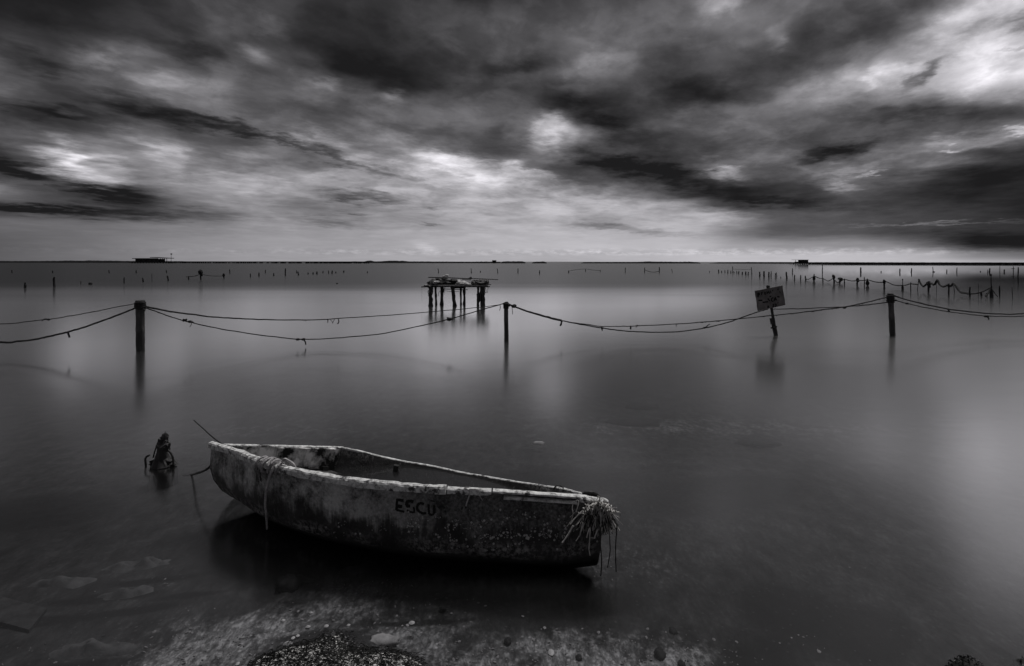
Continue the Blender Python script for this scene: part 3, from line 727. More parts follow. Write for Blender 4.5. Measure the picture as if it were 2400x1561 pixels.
for row, items in ROWS.items():
    for i, (px, y0, y1, w, lean, kd) in enumerate(items):
        b = on_z(px, max(y1, 617)); D = b.y; s = D / F_PX * 1.02
        top = at_y(px + lean, y0, D); r = w * s / 2 * 0.9; bot = Vector((b.x, D, -1.0))
        if kd in ('base',): r = w * s / 2
        adj = {'': 'dark stake', 'stub': 'short stake stub', 'thin': 'very thin rod', 'lump': 'stake hung with net', 'knob': 'stake with a knobbed top', 'bulge': 'swollen dark stake', 'base': 'tall rod on a stump', 'foot': 'thin footed stake', 'cross': 'thin crossbar stake'}[kd]
        size = '' if kd else ('thick ' if w >= 4.8 else 'slim ' if w <= 2.6 else '')
        t = thing('stake', (b.x, D, 0), f'{size}{adj}, {ordinal(i)} from the left in {row}', 'stake', 'stakes standing in the lagoon')
        n = 5; pts = []; rad = []
        for k in range(n + 1):
            f = k / n; p = bot.lerp(top, 0) if k == 0 else Vector((b.x, D, 0)).lerp(top, (k - 1) / (n - 1))
            if 0 < k: p = p + Vector((rng.uniform(-0.2, 0.2) * r, 0, 0))
            pts.append(p)
            rr_ = r * (1.05 - 0.2 * f) * rng.uniform(0.82, 1.12)
            if kd == 'bulge': rr_ = r * (1.9 if k in (2, 3) else 0.8)
            rad.append(rr_ * 0.88)
        rad[-1] *= 0.75
        MB().tube(pts, rad, 6, 0.12).build('shaft', M['stake'], t)
        H = top.z
        if kd == 'knob': MB().blob((top.x, D, top.z * 0.82), r * 1.5, r * 1.5, r * 2.2, 0.3, 8, 5, seed=i).build('rope_knot', M['stake'], t)
        if kd == 'lump':
            MB().blob((top.x, D, H * 0.76), r * 2.2, r * 1.8, H * 0.22, 0.35, 9, 6, seed=i).blob((top.x + r, D, H * 0.55), r * 1.4, r * 1.3, H * 0.2, 0.35, 8, 5, seed=i + 9).build('net_clump', M['stake'], t)
        if kd == 'base':
            hb = H * (0.5 if row.startswith('the roped') and w > 2.3 else 0.42)
            MB().tube([(b.x, D, -1), (b.x, D, 0), (b.x, D, hb * 0.6), (b.x, D, hb)], [r * 2.9, r * 2.9, r * 2.4, r * 0.9], 7, 0.15).build('stump', M['stake'], t)
            MB().blob((top.x, D, H * 0.95), r * 1.6, r * 1.6, r * 2.4, 0.2, 7, 4).build('marker', M['stake'], t)
        if kd == 'foot': MB().blob((b.x + r, D, 0.02), r * 3.2, r * 2, r * 1.4, 0.3, 8, 4).build('foot', M['stake'], t)
        if kd == 'cross': MB().box((b.x - r * 1.0, D, H * 0.62), (r * 4, 0, 0), (0, r * 0.6, 0), (0, 0, r * 0.6)).build('crossbar', M['stake'], t)
        STK[round(px)] = (b, top)
b = on_z(212, 667); bo = MB().blob((b.x, b.y, 0.06), 0.13, 0.13, 0.12, 0.06, 12, 8).build('buoy', M['stake'], smooth=True)
tag(bo, 'small round dark float on the water between two stakes at the far left', 'buoy')
b = on_z(790, 665); bo = MB().blob((b.x, b.y, 0.02), 0.08, 0.08, 0.05, 0.1, 10, 6).build('buoy', M['stake'], smooth=True)
tag(bo, 'tiny dark float alone on the water left of the stilt platform', 'buoy')

def rope_px(name, pts, D0, D1, r, label, group=None, mat='stake'):
    """rope between far stakes: frame points laid at a distance that runs from D0 to D1"""
    P = []; x0, x1 = pts[0][0], pts[-1][0]
    for (x, y) in pts: P.append(at_y(x, y, D0 + (D1 - D0) * (x - x0) / (x1 - x0)))
    mb = MB().tube(catmull(P, 4), r, 5, 0.2)
    o = mb.build(name, M[mat]); tag(o, label, 'rope', group or 'slack ropes between the far stakes'); return o
def dist(px): return STK[px][0].y
rope_px('slack_rope', [(436, 649), (455, 647.5), (469, 643)], 53.5, 52.7, 0.03, 'short slack rope left of the net-hung stake at the far left')
rope_px('slack_rope', [(471, 643), (490, 646), (505, 647), (525, 646.5)], 52.7, 57, 0.03, 'slack rope right of the net-hung stake at the far left')
rope_px('slack_rope', [(1332, 635.5), (1352, 632), (1372, 630.5), (1390, 633), (1407, 634.5)], 86, 92, 0.03, 'faint rope lifted over a thin stake in the middle distance')
rope_px('slack_rope', [(1511, 632.5), (1522, 636.5), (1532, 637.8), (1545, 636)], 87, 86, 0.04, 'slack rope sagging between two thin stakes right of centre')
rope_px('slack_rope', [(1717, 630.5), (1740, 632), (1762, 631)], 84, 71, 0.02, 'faint rope along the close-set row left of the sign')
rope_px('slack_rope', [(1888, 652), (1893, 655), (1900, 652), (1908, 647)], 53, 50, 0.03, 'slack rope left of the swollen stake above the sign')
rope_px('slack_rope', [(1909, 647), (1920, 652), (1929, 653), (1940, 658.5), (1947, 656), (1955, 650)], 50, 46, 0.035, 'dipping rope right of the swollen stake above the sign')
rope_px('slack_rope', [(1956, 656), (1962, 662), (1968, 661), (1979, 655), (1996, 658.5), (2009, 657.5)], 45.6, 42, 0.035, 'rope running from the twin clumps to the knobbed stake')
rope_px('slack_rope', [(2010, 657.5), (2024, 657.5), (2035, 656), (2050, 660.5), (2066, 662), (2073, 660), (2082, 662), (2092, 667), (2106, 669.5), (2115, 669), (2125, 668), (2134, 665), (2150, 667)], 42, 34.4, 0.035, 'long slack rope hung from stake to stake behind the right post')
rope_px('netted_rope', [(2153.5, 655), (2157, 664), (2164, 671.5), (2171, 666), (2176, 662), (2184, 665), (2190, 667), (2197, 656.5), (2202, 667), (2211, 672), (2223, 668), (2229, 671), (2235, 664), (2242, 673), (2250, 684), (2262, 686.5), (2273, 689)], 34.3, 27.9, 0.055, 'thick ragged rope zigzagging over the stakes behind the right post')
rope_px('slack_rope', [(2274, 689), (2290, 687.5), (2305, 683), (2322, 674.5)], 27.8, 26.9, 0.03, 'rope rising from the right to the tall rod on its stump')
rope_px('slack_rope', [(2324, 676), (2330, 685), (2338, 695)], 26.8, 26.4, 0.025, 'stay running down on the right of the tall rod')
rope_px('slack_rope', [(2322, 675), (2317, 686), (2310, 694)], 26.8, 26.6, 0.035, 'stay running down on the left of the tall rod')

# ------------------------------------------------------------------ three posts with ropes
P1 = on_z(329, 823); P2 = on_z(1187, 800); P3 = on_z(2092, 786)
P0 = Vector((P1.x - 5.2, P1.y - 0.9, 0)); P4 = Vector((P3.x + 7.8, P3.y + 0.9, 0))
def post(b, xt, xb, ytop, yhead, wt, wb, label, seed, head='cap'):
    t = thing('mooring_post', b, label, 'post', 'posts carrying the sagging ropes')
    rr = random.Random(seed); top = at_y(xt, ytop + (3 if head == 'lump' else 0), b.y); s = (top - EYE).length / F_PX
    n = 9; pts = []; rad = []
    for k in range(n + 1):
        f = k / n; p = Vector((b.x, b.y, 0)).lerp(top, f); pts.append(p); rad.append((wb + (wt - wb) * f) * s / 2 * rr.uniform(0.96, 1.04))
    pts = [Vector((b.x, b.y, -0.7))] + pts; rad = [rad[0]] + rad
    MB().tube(pts, rad, 12, 0.05).build('shaft', M['post'], t, smooth=False)
    hz = at_y(xt, yhead, b.y); r = wt * s / 2
    H = MB()
    for k in range(5):
        z = hz.z + (top.z - hz.z) * (k + 0.5) / 5.6
        cx, cy = top.x, b.y
        ring = [Vector((cx + math.cos(a) * r * 1.14, cy + math.sin(a) * r * 1.14, z + 0.008 * math.sin(a * 2 + k))) for a in np.linspace(0, 2 * math.pi, 15)]
        H.tube(ring, (top.z - hz.z) / 9, 6, 0.15)
    H.build('rope_lashing', M['rope'], t)
    if head == 'cap':
        MB().tube([top - Vector((0, 0, 0.015)), top + Vector((0, 0, 0.012))], [r * 1.12, r * 1.05], 12, 0.04).build('cap', M['dark_wood'], t)
    else:
        MB().blob(top + Vector((0, 0, 0.0)), r * 1.35, r * 1.3, r * 0.75, 0.25, 12, 6, seed=3).build('rope_knot', M['rope'], t)
        MB().blob(top + Vector((r * 1.5, -0.02, -r * 0.9)), r * 0.7, r * 0.7, r * 0.6, 0.3, 9, 5, seed=5).build('rope_knot', M['rope'], t)
    return t, top
t1, T1 = post(P1, 328.5, 329, 705.5, 724, 15.2, 15.6, 'squared grey post at the left, dark lashing round its flat head', 1)
t2, T2 = post(P2, 1186, 1187, 708, 723, 9.8, 10.6, 'slim grey post in the middle with a black knotted lump of rope on top', 2, 'lump')
t3, T3 = post(P3, 2087, 2091.5, 689, 709, 9.8, 10.6, 'slightly leaning post at the right, dark lashing round its head', 3)
for (b_, z_, lb) in ((P0, T1.z, 'grey post beyond the left edge, where the two left-hand ropes end'), (P4, T3.z, 'grey post beyond the right edge, where the two right-hand ropes end')):
    t_ = thing('mooring_post', b_, lb, 'post', 'posts carrying the sagging ropes')
    MB().tube([b_ + Vector((0, 0, -0.7)), b_, b_ + Vector((0.01, 0, z_ * 0.5)), b_ + Vector((0.0, 0, z_ + 0.05))], [0.062, 0.062, 0.058, 0.06], 12, 0.05).build('shaft', M['post'], t_)
for (tt, T, x, y0, y1, dx_) in ((t2, P2, 1200, 722, 737, 1.5), (t2, P2, 1171.5, 714, 728, -0.5), (t1, P1, 340, 718, 730, -1)):
    MB().tube(catmull([at_y(x, y0, T.y - 0.06), at_y(x + 1, (y0 + y1) / 2, T.y - 0.06), at_y(x + dx_, y1, T.y - 0.06)], 3), 0.007, 5, 0.2).build('rope_end', M['rope'], tt)

def wall_rope(pts, a, b, widths, label, tail=None, knots=(), tails=(), jit=0.12, barbs=0):
    """rope hanging in the upright plane between two posts; pts in frame pixels; tail = extra world points beyond"""
    P = [on_wall(x, y, a, b) for (x, y) in pts]
    if tail: P = tail[0] + P + tail[1]
    t = thing('sagging_rope', P[0], label, 'rope', 'ropes strung between the posts')
    C = catmull(P, 5); n = len(C)
    C = [p + Vector((0, 0, rng.uniform(-1, 1) * 0.004)) for p in C]
    rad = [widths[0] + (widths[1] - widths[0]) * i / (n - 1) for i in range(n)]
    mb = MB().tube(C, rad, 6, jit)
    for _ in range(barbs):
        i = rng.randrange(n // 3, n - 2); p = C[i].lerp(C[i + 1], rng.random())
        mb.blob(p - Vector((0, 0, 0.006)), 0.012, 0.012, rng.uniform(0.012, 0.022), 0.3, 6, 4, seed=_)
    mb.build('strand', M['rope'], t)
    for (x, y, w) in knots:
        c = on_wall(x, y, a, b); s = c.y / F_PX
        MB().blob(c, w * s, w * s * 0.6, w * s * 0.55, 0.3, 9, 5, seed=int(x)).build('knot', M['rope'], t)
    for tl in tails:
        q = [on_wall(x, y, a, b) for (x, y) in tl[1:]]; s = q[0].y / F_PX
        MB().tube(catmull(q, 3), [tl[0] * s * 0.5] * (len(catmull(q, 3))), 5, 0.25).build('loose_end', M['rope'], t)
    return t
def px_w(w, p): return w * p.y / F_PX / 2
H0 = Vector((P0.x, P0.y, T1.z)); H4 = Vector((P4.x, P4.y, T3.z))
wall_rope([(0, 759), (60, 754), (120, 747.5), (170, 739.5), (220, 730.5), (275, 719.5), (320, 711)], P0, P1, (px_w(2.2, P1), px_w(2.0, P1)),
    'thin upper rope running off the left edge from the left post', tail=([H0, H0.lerp(on_wall(0, 759, P0, P1), 0.5) - Vector((0, 0, 0.13))], []), knots=[(114, 749, 4)], tails=[(2, (110, 747), (103, 748), (98, 753))])
wall_rope([(0, 801.5), (40, 800), (80, 795.5), (130, 785), (160, 777.5), (200, 766), (250, 748.5), (290, 733), (320, 721)], P0, P1, (px_w(5, P1), px_w(4, P1)),
    'thick lower rope running off the left edge from the left post', tail=([H0 - Vector((0, 0, 0.08)), H0.lerp(on_wall(0, 801.5, P0, P1), 0.55) - Vector((0, 0, 0.13))], []), tails=[(4, (159, 778), (161, 784), (163.5, 791)), (2, (128, 786), (124, 789)), (2, (103, 791), (104, 794))])
wall_rope([(338, 718), (370, 724.5), (400, 730.5), (450, 737), (500, 743), (560, 746.5), (620, 749), (700, 750), (770, 748.5)], P1, P2, (px_w(4.5, P1), px_w(2.6, P1)),
    'upper rope between left and middle posts, its heavier left half', tails=[(2.2, (767, 748), (768.5, 752), (768, 756)), (1.2, (784, 748), (779, 758)), (1.2, (774, 749), (781, 757)), (2.6, (793, 748), (794, 755), (791, 759)), (1.2, (716, 750), (716, 754))])
wall_rope([(765, 748.5), (830, 744), (902, 739.6), (1003, 731.5), (1104, 722.5), (1150, 717), (1180, 712.5)], P1, P2, (px_w(2.2, P2), px_w(1.4, P2)),
    'thin pale continuation of the upper rope up to the middle post')
wall_rope([(338, 722), (350, 724.5), (390, 739), (425, 750), (460, 758.5), (520, 771.5), (600, 784), (660, 791), (698, 795), (760, 794), (830, 789), (902, 781), (990, 762.5), (1054, 747.6), (1119, 729), (1150, 720), (1180, 711.6)], P1, P2, (px_w(2.6, P1), px_w(2.4, P2)),
    'long lower rope sagging nearly to the water between left and middle posts', knots=[(433, 750.5, 6), (444, 754, 5), (698, 795.5, 5), (711, 795.5, 5), (1053, 748, 8)],
    tails=[(3, (700, 795), (695, 798)), (3.2, (712, 796), (715.5, 801), (717, 808)), (1.6, (449, 755), (448, 761), (445, 766)), (2, (455, 757), (448, 752), (440, 753))])
wall_rope([(1192, 712), (1200, 716), (1225, 726), (1250, 734), (1285, 743.5), (1316, 751.4)], P2, P3, (px_w(3.2, P2), px_w(6, P2)),
    'doubled thick start of the rope right of the middle post', knots=[(1205, 717.5, 7)], tails=[(4.5, (1316, 752), (1315.5, 758), (1313, 764))])
wall_rope([(1316, 751.4), (1345, 756.5), (1376, 760.5), (1412, 765), (1452, 765), (1502, 763.5), (1578, 760), (1640, 755.5), (1679, 752.5), (1729, 747.6), (1800, 740.5), (1850, 735.5), (1895, 730), (1935, 725), (1975, 720), (2020, 711), (2050, 704), (2082, 695.5)], P2, P3, (px_w(2.0, P2), px_w(2.6, P3)),
    'straight upper rope from middle to right post, furred with growth', knots=[(1684, 752.5, 3), (1979, 721.5, 4), (1494, 763, 3)], tails=[(4, (1478, 765), (1478, 772)), (1.8, (1585, 760.5), (1585, 765)), (1.2, (1494, 764), (1490, 768))], barbs=34)
wall_rope([(1316, 751.4), (1360, 760), (1412, 769), (1455, 774.5), (1502, 778), (1545, 778.7), (1600, 776.5), (1652, 768.5), (1700, 757.5), (1729, 747.6), (1755, 738.5), (1778, 730.5), (1800, 724.5)], P2, P3, (px_w(3, P2), px_w(2.4, P3)),
    'lowest sagging rope, from the middle post to the foot of the sign', knots=[(1412, 769, 3.5), (1652, 768, 4)], tails=[(3, (1412, 765), (1410, 768), (1412, 775)), (2.2, (1653, 768), (1658, 763.5), (1663, 759.5))])
wall_rope([(1811, 724.5), (1850, 724), (1880, 723.7), (1911, 722), (1975, 719.5), (2020, 715.7), (2050, 712.5), (2082, 708.6)], P2, P3, (px_w(2.2, P3), px_w(2.6, P3)),
    'near-level rope from the sign to the right post')
wall_rope([(2092, 691.5), (2118, 700.5), (2168, 713), (2223, 724.5), (2286, 732), (2346, 736), (2400, 735)], P3, P4, (px_w(3.2, P3), px_w(3.2, P3)),
    'upper rope running off the right edge from the right post', tail=([], [on_wall(2400, 735, P3, P4).lerp(H4, 0.5) - Vector((0, 0, 0.11)), H4]), tails=[(3.4, (2223.5, 724.5), (2224, 729), (2224, 732))])
wall_rope([(2092, 702), (2105, 706), (2128, 712), (2165, 720), (2223, 730.5), (2270, 736.5), (2311, 740.5), (2355, 741.5), (2400, 741)], P3, P4, (px_w(2.2, P3), px_w(2.2, P3)),
    'lower rope running off the right edge from the right post', tail=([], [on_wall(2400, 741, P3, P4).lerp(H4, 0.5) - Vector((0, 0, 0.14)), H4 - Vector((0, 0, 0.07))]), knots=[(2126, 711.5, 4), (2312, 741.5, 5), (2098, 704, 4)], tails=[(2, (2311, 741), (2315, 745), (2318, 749.5)), (1.8, (2316, 742), (2318, 746), (2316, 750))])

# ------------------------------------------------------------------ the sign
bs = on_z(1818, 786); Ds = bs.y
sg = thing('warning_sign', bs, 'tilted faded warning board on a crooked dark post, left of the right post', 'sign')
pp = [Vector((bs.x, Ds, -0.6)), at_y(1818, 786, Ds), at_y(1816.5, 775, Ds), at_y(1813.5, 762, Ds), at_y(1812.5, 748, Ds), at_y(1810.5, 735, Ds), at_y(1808, 722, Ds), at_y(1802, 690, Ds), at_y(1800, 670, Ds)]
s_ = Ds / F_PX
MB().tube(pp, [4.6 * s_, 4.8 * s_, 5.2 * s_, 4.6 * s_, 3.4 * s_, 3.0 * s_, 3.4 * s_, 3.2 * s_, 3.4 * s_], 8, 0.16).build('post', M['dark_wood'], sg)
MB().box(at_y(1808.5, 753, Ds - 0.05), (3 * s_, 0, 0.3 * s_), (0, 0.02, 0), (-1.2 * s_, 0, 7 * s_)).build('splinter', M['dark_wood'], sg)
MB().tube([at_y(1815, 768, Ds - 0.04), at_y(1806.5, 768.5, Ds - 0.05)], [3.4 * s_, 1.6 * s_], 6, 0.2).build('stub', M['dark_wood'], sg)
MB().tube([at_y(1817, 770, Ds), at_y(1820.5, 764, Ds)], [2.4 * s_, 1.2 * s_], 6, 0.2).build('stub', M['dark_wood'], sg)
MB().blob(at_y(1800, 672, Ds - 0.02), 4.8 * s_, 4 * s_, 3.6 * s_, 0.25, 9, 5, seed=4).build('knot', M['dark_wood'], sg)
yb = Ds - 0.07
cs = [at_y(1769.4, 681.7, yb), at_y(1834, 669, yb), at_y(1841, 714.6, yb), at_y(1776.6, 729, yb)]
# board: thin plate with slightly chewed edges
ring = []
for a, b_ in zip(cs, cs[1:] + cs[:1]):
    for k in range(8):
        p = a.lerp(b_, k / 8)
        if k: p = p + Vector((rng.uniform(-1, 1) * 0.5 * s_, 0, rng.uniform(-1, 1) * 0.5 * s_))
        ring.append(p)
nr = len(ring); th = Vector((0, 0.022, 0))
vs = ring + [p + th for p in ring]
fs = [tuple(range(nr))[::-1], tuple(range(nr, 2 * nr))] + [(i, (i + 1) % nr, nr + (i + 1) % nr, nr + i) for i in range(nr)]
board = link_mesh('board', vs, fs, M['sign'], sg)
def flat_stroke(mb, pts, w, project, per=4):
    """painted stroke: ribbon of width w (frame px) laid on a surface by project(px, py) -> (point, normal)"""
    P = [Vector((x, y, 0)) for x, y in pts]; C = []
    for a, b_ in zip(P, P[1:]):
        for k in range(per): C.append(a.lerp(b_, k / per))
    C.append(P[-1]); vs = []
    for i, p in enumerate(C):
        t = (C[min(i + 1, len(C) - 1)] - C[max(i - 1, 0)]).normalized(); n_ = Vector((-t.y, t.x, 0))
        for sgn in (-1, 1):
            q = p + n_ * (w / 2 * sgn * rng.uniform(0.85, 1.12)); h_ = project(q.x, q.y)
            if h_ is None: return
            vs.append(h_)
    mb.add(vs, [(2 * i, 2 * i + 1, 2 * i + 3, 2 * i + 2) for i in range(len(C) - 1)])
def on_board(x, y, off=0.003): return at_y(x, y, yb - off)
def SZ(x, y): return (1750 + x / 17.2, 650 + y / 17.2)
def paint(strokes, conv, project, parent, per, grow):
    """touching strokes make one letter; every letter is a piece of its own"""
    groups = []
    for pts, w, faint in strokes:
        bb = [min(p[0] for p in pts) - grow, max(p[0] for p in pts) + grow, min(p[1] for p in pts) - grow, max(p[1] for p in pts) + grow]
        hit = [g_ for g_ in groups if g_[1] == faint and not (bb[1] < g_[0][0] or bb[0] > g_[0][1] or bb[3] < g_[0][2] or bb[2] > g_[0][3])]
        new = [bb, faint, [(pts, w)]]
        for h_ in hit:
            groups.remove(h_); new[2] = h_[2] + new[2]
            new[0] = [min(new[0][0], h_[0][0]), max(new[0][1], h_[0][1]), min(new[0][2], h_[0][2]), max(new[0][3], h_[0][3])]
        groups.append(new)
    for bb, faint, st in groups:
        mb = MB()
        for q, (pts, w) in enumerate(st):
            flat_stroke(mb, [conv(*p_) for p_ in pts], w * 1.2, lambda a_, b_, q=q: project(a_, b_, 0.0022 + 0.0004 * q), per)
        if mb.v: mb.build('faded_letter' if faint else 'letter', M['faint_ink' if faint else 'ink'], parent)
paint((
    ([(455, 620), (460, 790)], 3.0, 0), ([(455, 630), (510, 640), (515, 700), (465, 715)], 2.6, 0),
    ([(590, 600), (600, 720)], 1.8, 1), ([(590, 605), (640, 620), (600, 660)], 1.6, 1),
    ([(745, 585), (715, 620), (720, 680), (750, 690), (775, 650), (745, 585)], 1.6, 1),
    ([(815, 560), (835, 670)], 2.0, 0), ([(835, 615), (875, 605)], 1.6, 1), ([(885, 545), (915, 665)], 2.4, 0), ([(955, 530), (980, 640)], 1.6, 0),
    ([(1250, 460), (1270, 510)], 2.6, 1), ([(1330, 550), (1350, 640)], 1.5, 1), ([(1030, 510), (1050, 560)], 1.5, 1),
    ([(470, 930), (640, 930)], 3.2, 1), ([(640, 1010), (870, 985)], 3.0, 1), ([(850, 850), (930, 960)], 2.6, 1), ([(920, 770), (990, 765)], 2.4, 0),
    ([(1080, 820), (1010, 840), (990, 910), (1025, 965), (1085, 960)], 2.2, 0),
    ([(1110, 950), (1150, 800), (1205, 930)], 2.6, 0), ([(1125, 890), (1185, 880)], 2.0, 0), ([(1230, 780), (1330, 790)], 3.0, 1),
    ([(1045, 1100), (1080, 1080), (1085, 1140), (1050, 1190), (1095, 1195)], 2.0, 0), ([(1130, 1090), (1190, 1075), (1185, 1150), (1140, 1190)], 2.4, 0),
    ([(830, 1180), (900, 1190)], 5.0, 1), ([(1230, 1040), (1290, 1020)], 1.6, 1)), SZ, on_board, board, 4, 8)

# ------------------------------------------------------------------ stilt platform
Dp = on_z(1010, 717).y
pf = thing('stilt_platform', (at_y(1090, 715, Dp).x, Dp, 0), 'ramshackle wooden platform on crooked legs, standing in the water beyond the middle post', 'platform')
sp = Dp / F_PX
def PZ(x, y, d=0): return at_y(960 + x / 8.6, 620 + y / 8.6, Dp + d)
for (xt, yt, xb, yb_, w, d) in ((425, 440, 425, 835, 72, 0), (523, 450, 537, 800, 40, 0.9), (650, 430, 648, 800, 62, 0.7), (862, 440, 912, 835, 66, 0), (1030, 470, 1036, 800, 36, 0.8), (1108, 430, 1100, 790, 46, 0.9), (1385, 440, 1384, 830, 44, 0.0), (1488, 440, 1492, 830, 52, 0.1), (1440, 450, 1446, 800, 36, 0.8)):
    a = PZ(xt, yt, d); b_ = on_z(960 + xb / 8.6, 620 + yb_ / 8.6) if d == 0 else PZ(xb, yb_, d); b_.y = a.y; b_.z = 0
    r = w / 8.6 / 2 * sp * 1.15
    pts = [Vector((b_.x, b_.y, -0.9)), b_] + [b_.lerp(a, k / 6) + Vector((rng.uniform(-1, 1) * r * 0.15, 0, 0)) for k in range(1, 7)]
    rad = [r * 1.15, r * 1.2, r * 1.0] + [r * rng.uniform(0.8, 1.1) for _ in range(4)] + [r * 1.15]
    MB().tube(pts, rad, 8, 0.12).build('leg', M['dark_wood'], pf)
def beam(pts, w, d, name, mat='dark_wood', parent=pf, flat=1.0, jit=0.12):
    return MB().tube([PZ(x, y, dd if isinstance(dd, (int, float)) else 0) for (x, y), dd in zip(pts, d)], w / 8.6 / 2 * sp, 6, jit, flat=flat).build(name, M[mat], parent)
beam([(235, 452), (560, 432)], 26, (-0.05, -0.05), 'beam')
beam([(560, 436), (1080, 434), (1580, 436)], 22, (-0.05, -0.05, -0.05), 'beam', 'plank')
beam([(300, 446), (900, 446), (1620, 446)], 24, (0.95, 0.95, 0.95), 'beam')
beam([(620, 492), (1170, 508)], 16, (0.1, 0.1), 'brace')
beam([(840, 466), (1130, 470)], 34, (0.05, 0.05), 'brace')
for x in (425, 860, 1100, 1400, 1490): beam([(x, 452), (x + 8, 446)], 26, (-0.15, 1.05), 'crossbeam')
zdeck = PZ(1000, 428).z
i = 0
xx = PZ(300, 430).x; xe = PZ(1560, 430).x
while xx < xe:                       # deck boards running front to back
    w = rng.uniform(0.13, 0.19)
    y0 = Dp - 0.10 + rng.uniform(-0.05, 0.03); y1 = Dp + 1.05 + rng.uniform(-0.05, 0.08)
    MB().box((xx + w / 2, (y0 + y1) / 2, zdeck + 0.012 + rng.uniform(0, 0.008)), (w / 2 - 0.008, rng.uniform(-0.01, 0.01), 0), (0, (y1 - y0) / 2, 0), (0, 0, 0.012)).build('plank', M['plank'], pf)
    xx += w; i += 1
for pts, w in (([(715, 450), (700, 500), (600, 540), (580, 630)], 9), ([(690, 520), (820, 545), (1000, 540)], 8), ([(1520, 450), (1545, 540), (1520, 575)], 10), ([(1580, 450), (1570, 560), (1530, 565)], 9), ([(380, 520), (370, 560), (385, 600), (380, 640)], 16), ([(245, 460), (247, 600), (248, 725)], 3), ([(700, 450), (710, 540), (695, 600)], 5)):
    MB().tube(catmull([PZ(x, y, -0.1) for x, y in pts], 3), w / 8.6 / 2 * sp, 5, 0.2).build('rope_end', M['rope'], pf)
for (cx, cy, rx, rz, d, sd_) in ((1100, 560, 30, 90, 0.8, 1), (430, 540, 42, 60, -0.05, 2), (660, 520, 38, 60, 0.6, 3), (1500, 560, 30, 60, 0.05, 4), (870, 470, 40, 40, 0, 6)):
    MB().blob(PZ(cx, cy, d), rx / 8.6 * sp, rx / 8.6 * sp, rz / 8.6 * sp, 0.35, 9, 6, seed=sd_).build('rag', M['dark_wood'], pf)
cl = MB(); rr2 = random.Random(3)
cols = 14; vs = []
for j, (yy, e) in enumerate(((590, 0), (640, 4), (700, 6), (745, 12))):
    for k in range(cols): vs.append(PZ(1350 + 155 * k / (cols - 1) + rr2.uniform(-6, 6), yy + rr2.uniform(-1, 1) * e * 2.2 - (40 if (j == 0 and 4 < k < 8) else 0), -0.08 + 0.03 * math.sin(k * 1.7)))
cl.add(vs, [(j * cols + k, j * cols + k + 1, (j + 1) * cols + k + 1, (j + 1) * cols + k) for j in range(3) for k in range(cols - 1)])
o = cl.build('torn_cloth', M['tarp'], pf); md = o.modifiers.new('thick', 'SOLIDIFY'); md.thickness = 0.01
def heap(name, spans, mat, label, cat, seed):
    mb = MB()
    for q, (cx, cy, rx, rz, d, ry) in enumerate(spans):
        mb.blob(PZ(cx, cy, d), rx / 8.6 * sp, ry, rz / 8.6 * sp, 0.28, 14, 8, fr=2.6, seed=seed + q)
    o = mb.build(name, M[mat]); return tag(o, label, cat)
heap('tarpaulin', [(470, 370, 110, 62, 0.4, 0.4), (640, 340, 170, 78, 0.5, 0.45), (820, 360, 150, 62, 0.5, 0.4), (410, 440, 60, 40, 0.0, 0.15), (900, 320, 70, 26, 0.4, 0.3)], 'tarp', 'dark crumpled tarpaulin heaped on the left of the stilt platform', 'tarpaulin', 10)
heap('crumpled_sheet', [(1040, 370, 120, 48, 0.45, 0.35), (1150, 392, 80, 28, 0.2, 0.25), (985, 335, 40, 36, 0.5, 0.2)], 'sheet', 'pale crumpled sheet in the middle of the stilt platform', 'sheet', 20)
heap('net_heap', [(1330, 365, 95, 60, 0.4, 0.4), (1460, 362, 110, 62, 0.4, 0.4), (1550, 350, 50, 60, 0.3, 0.3)], 'net', 'rounded heap of netting at the right end of the stilt platform', 'net', 30)
heap('white_rag', [(715, 235, 60, 14, 0.3, 0.12), (750, 215, 38, 14, 0.3, 0.1)], 'sheet', 'small white rag on top of the dark tarpaulin', 'rag', 40)
heap('folded_cloth', [(540, 350, 62, 22, -0.02, 0.08), (505, 375, 42, 14, -0.05, 0.06)], 'sheet', 'pale folded cloth at the left front of the dark tarpaulin', 'cloth', 50)
heap('pale_bundle', [(320, 422, 38, 14, 0.0, 0.08)], 'sheet', 'small pale bundle at the far left end of the stilt platform', 'bundle', 60)
for pts, w, d, lb in (([(378, 258), (800, 268), (1250, 288)], 20, 0.25, 'long pole lying across the top of the heaps on the platform'), ([(1180, 278), (1500, 290), (1785, 305)], 17, 0.55, 'pole sticking out beyond the net heap at the right'), ([(1240, 398), (1450, 402), (1645, 406)], 17, 0.0, 'short pole lying in front of the net heap'), ([(1060, 300), (1240, 310)], 14, 0.2, 'short stick over the pale crumpled sheet')):
    o = MB().tube([PZ(x, y, d) for x, y in pts], w / 8.6 / 2 * sp, 7, 0.1).build('pole', M['dark_wood']); tag(o, lb, 'pole', 'poles lying on the stilt platform')
o = MB().blob(PZ(1232, 270, 0.25), 0.055, 0.05, 0.045, 0.25, 9, 5).build('float', M['dark_wood']); tag(o, 'dark float sitting on the poles above the middle of the platform', 'float')

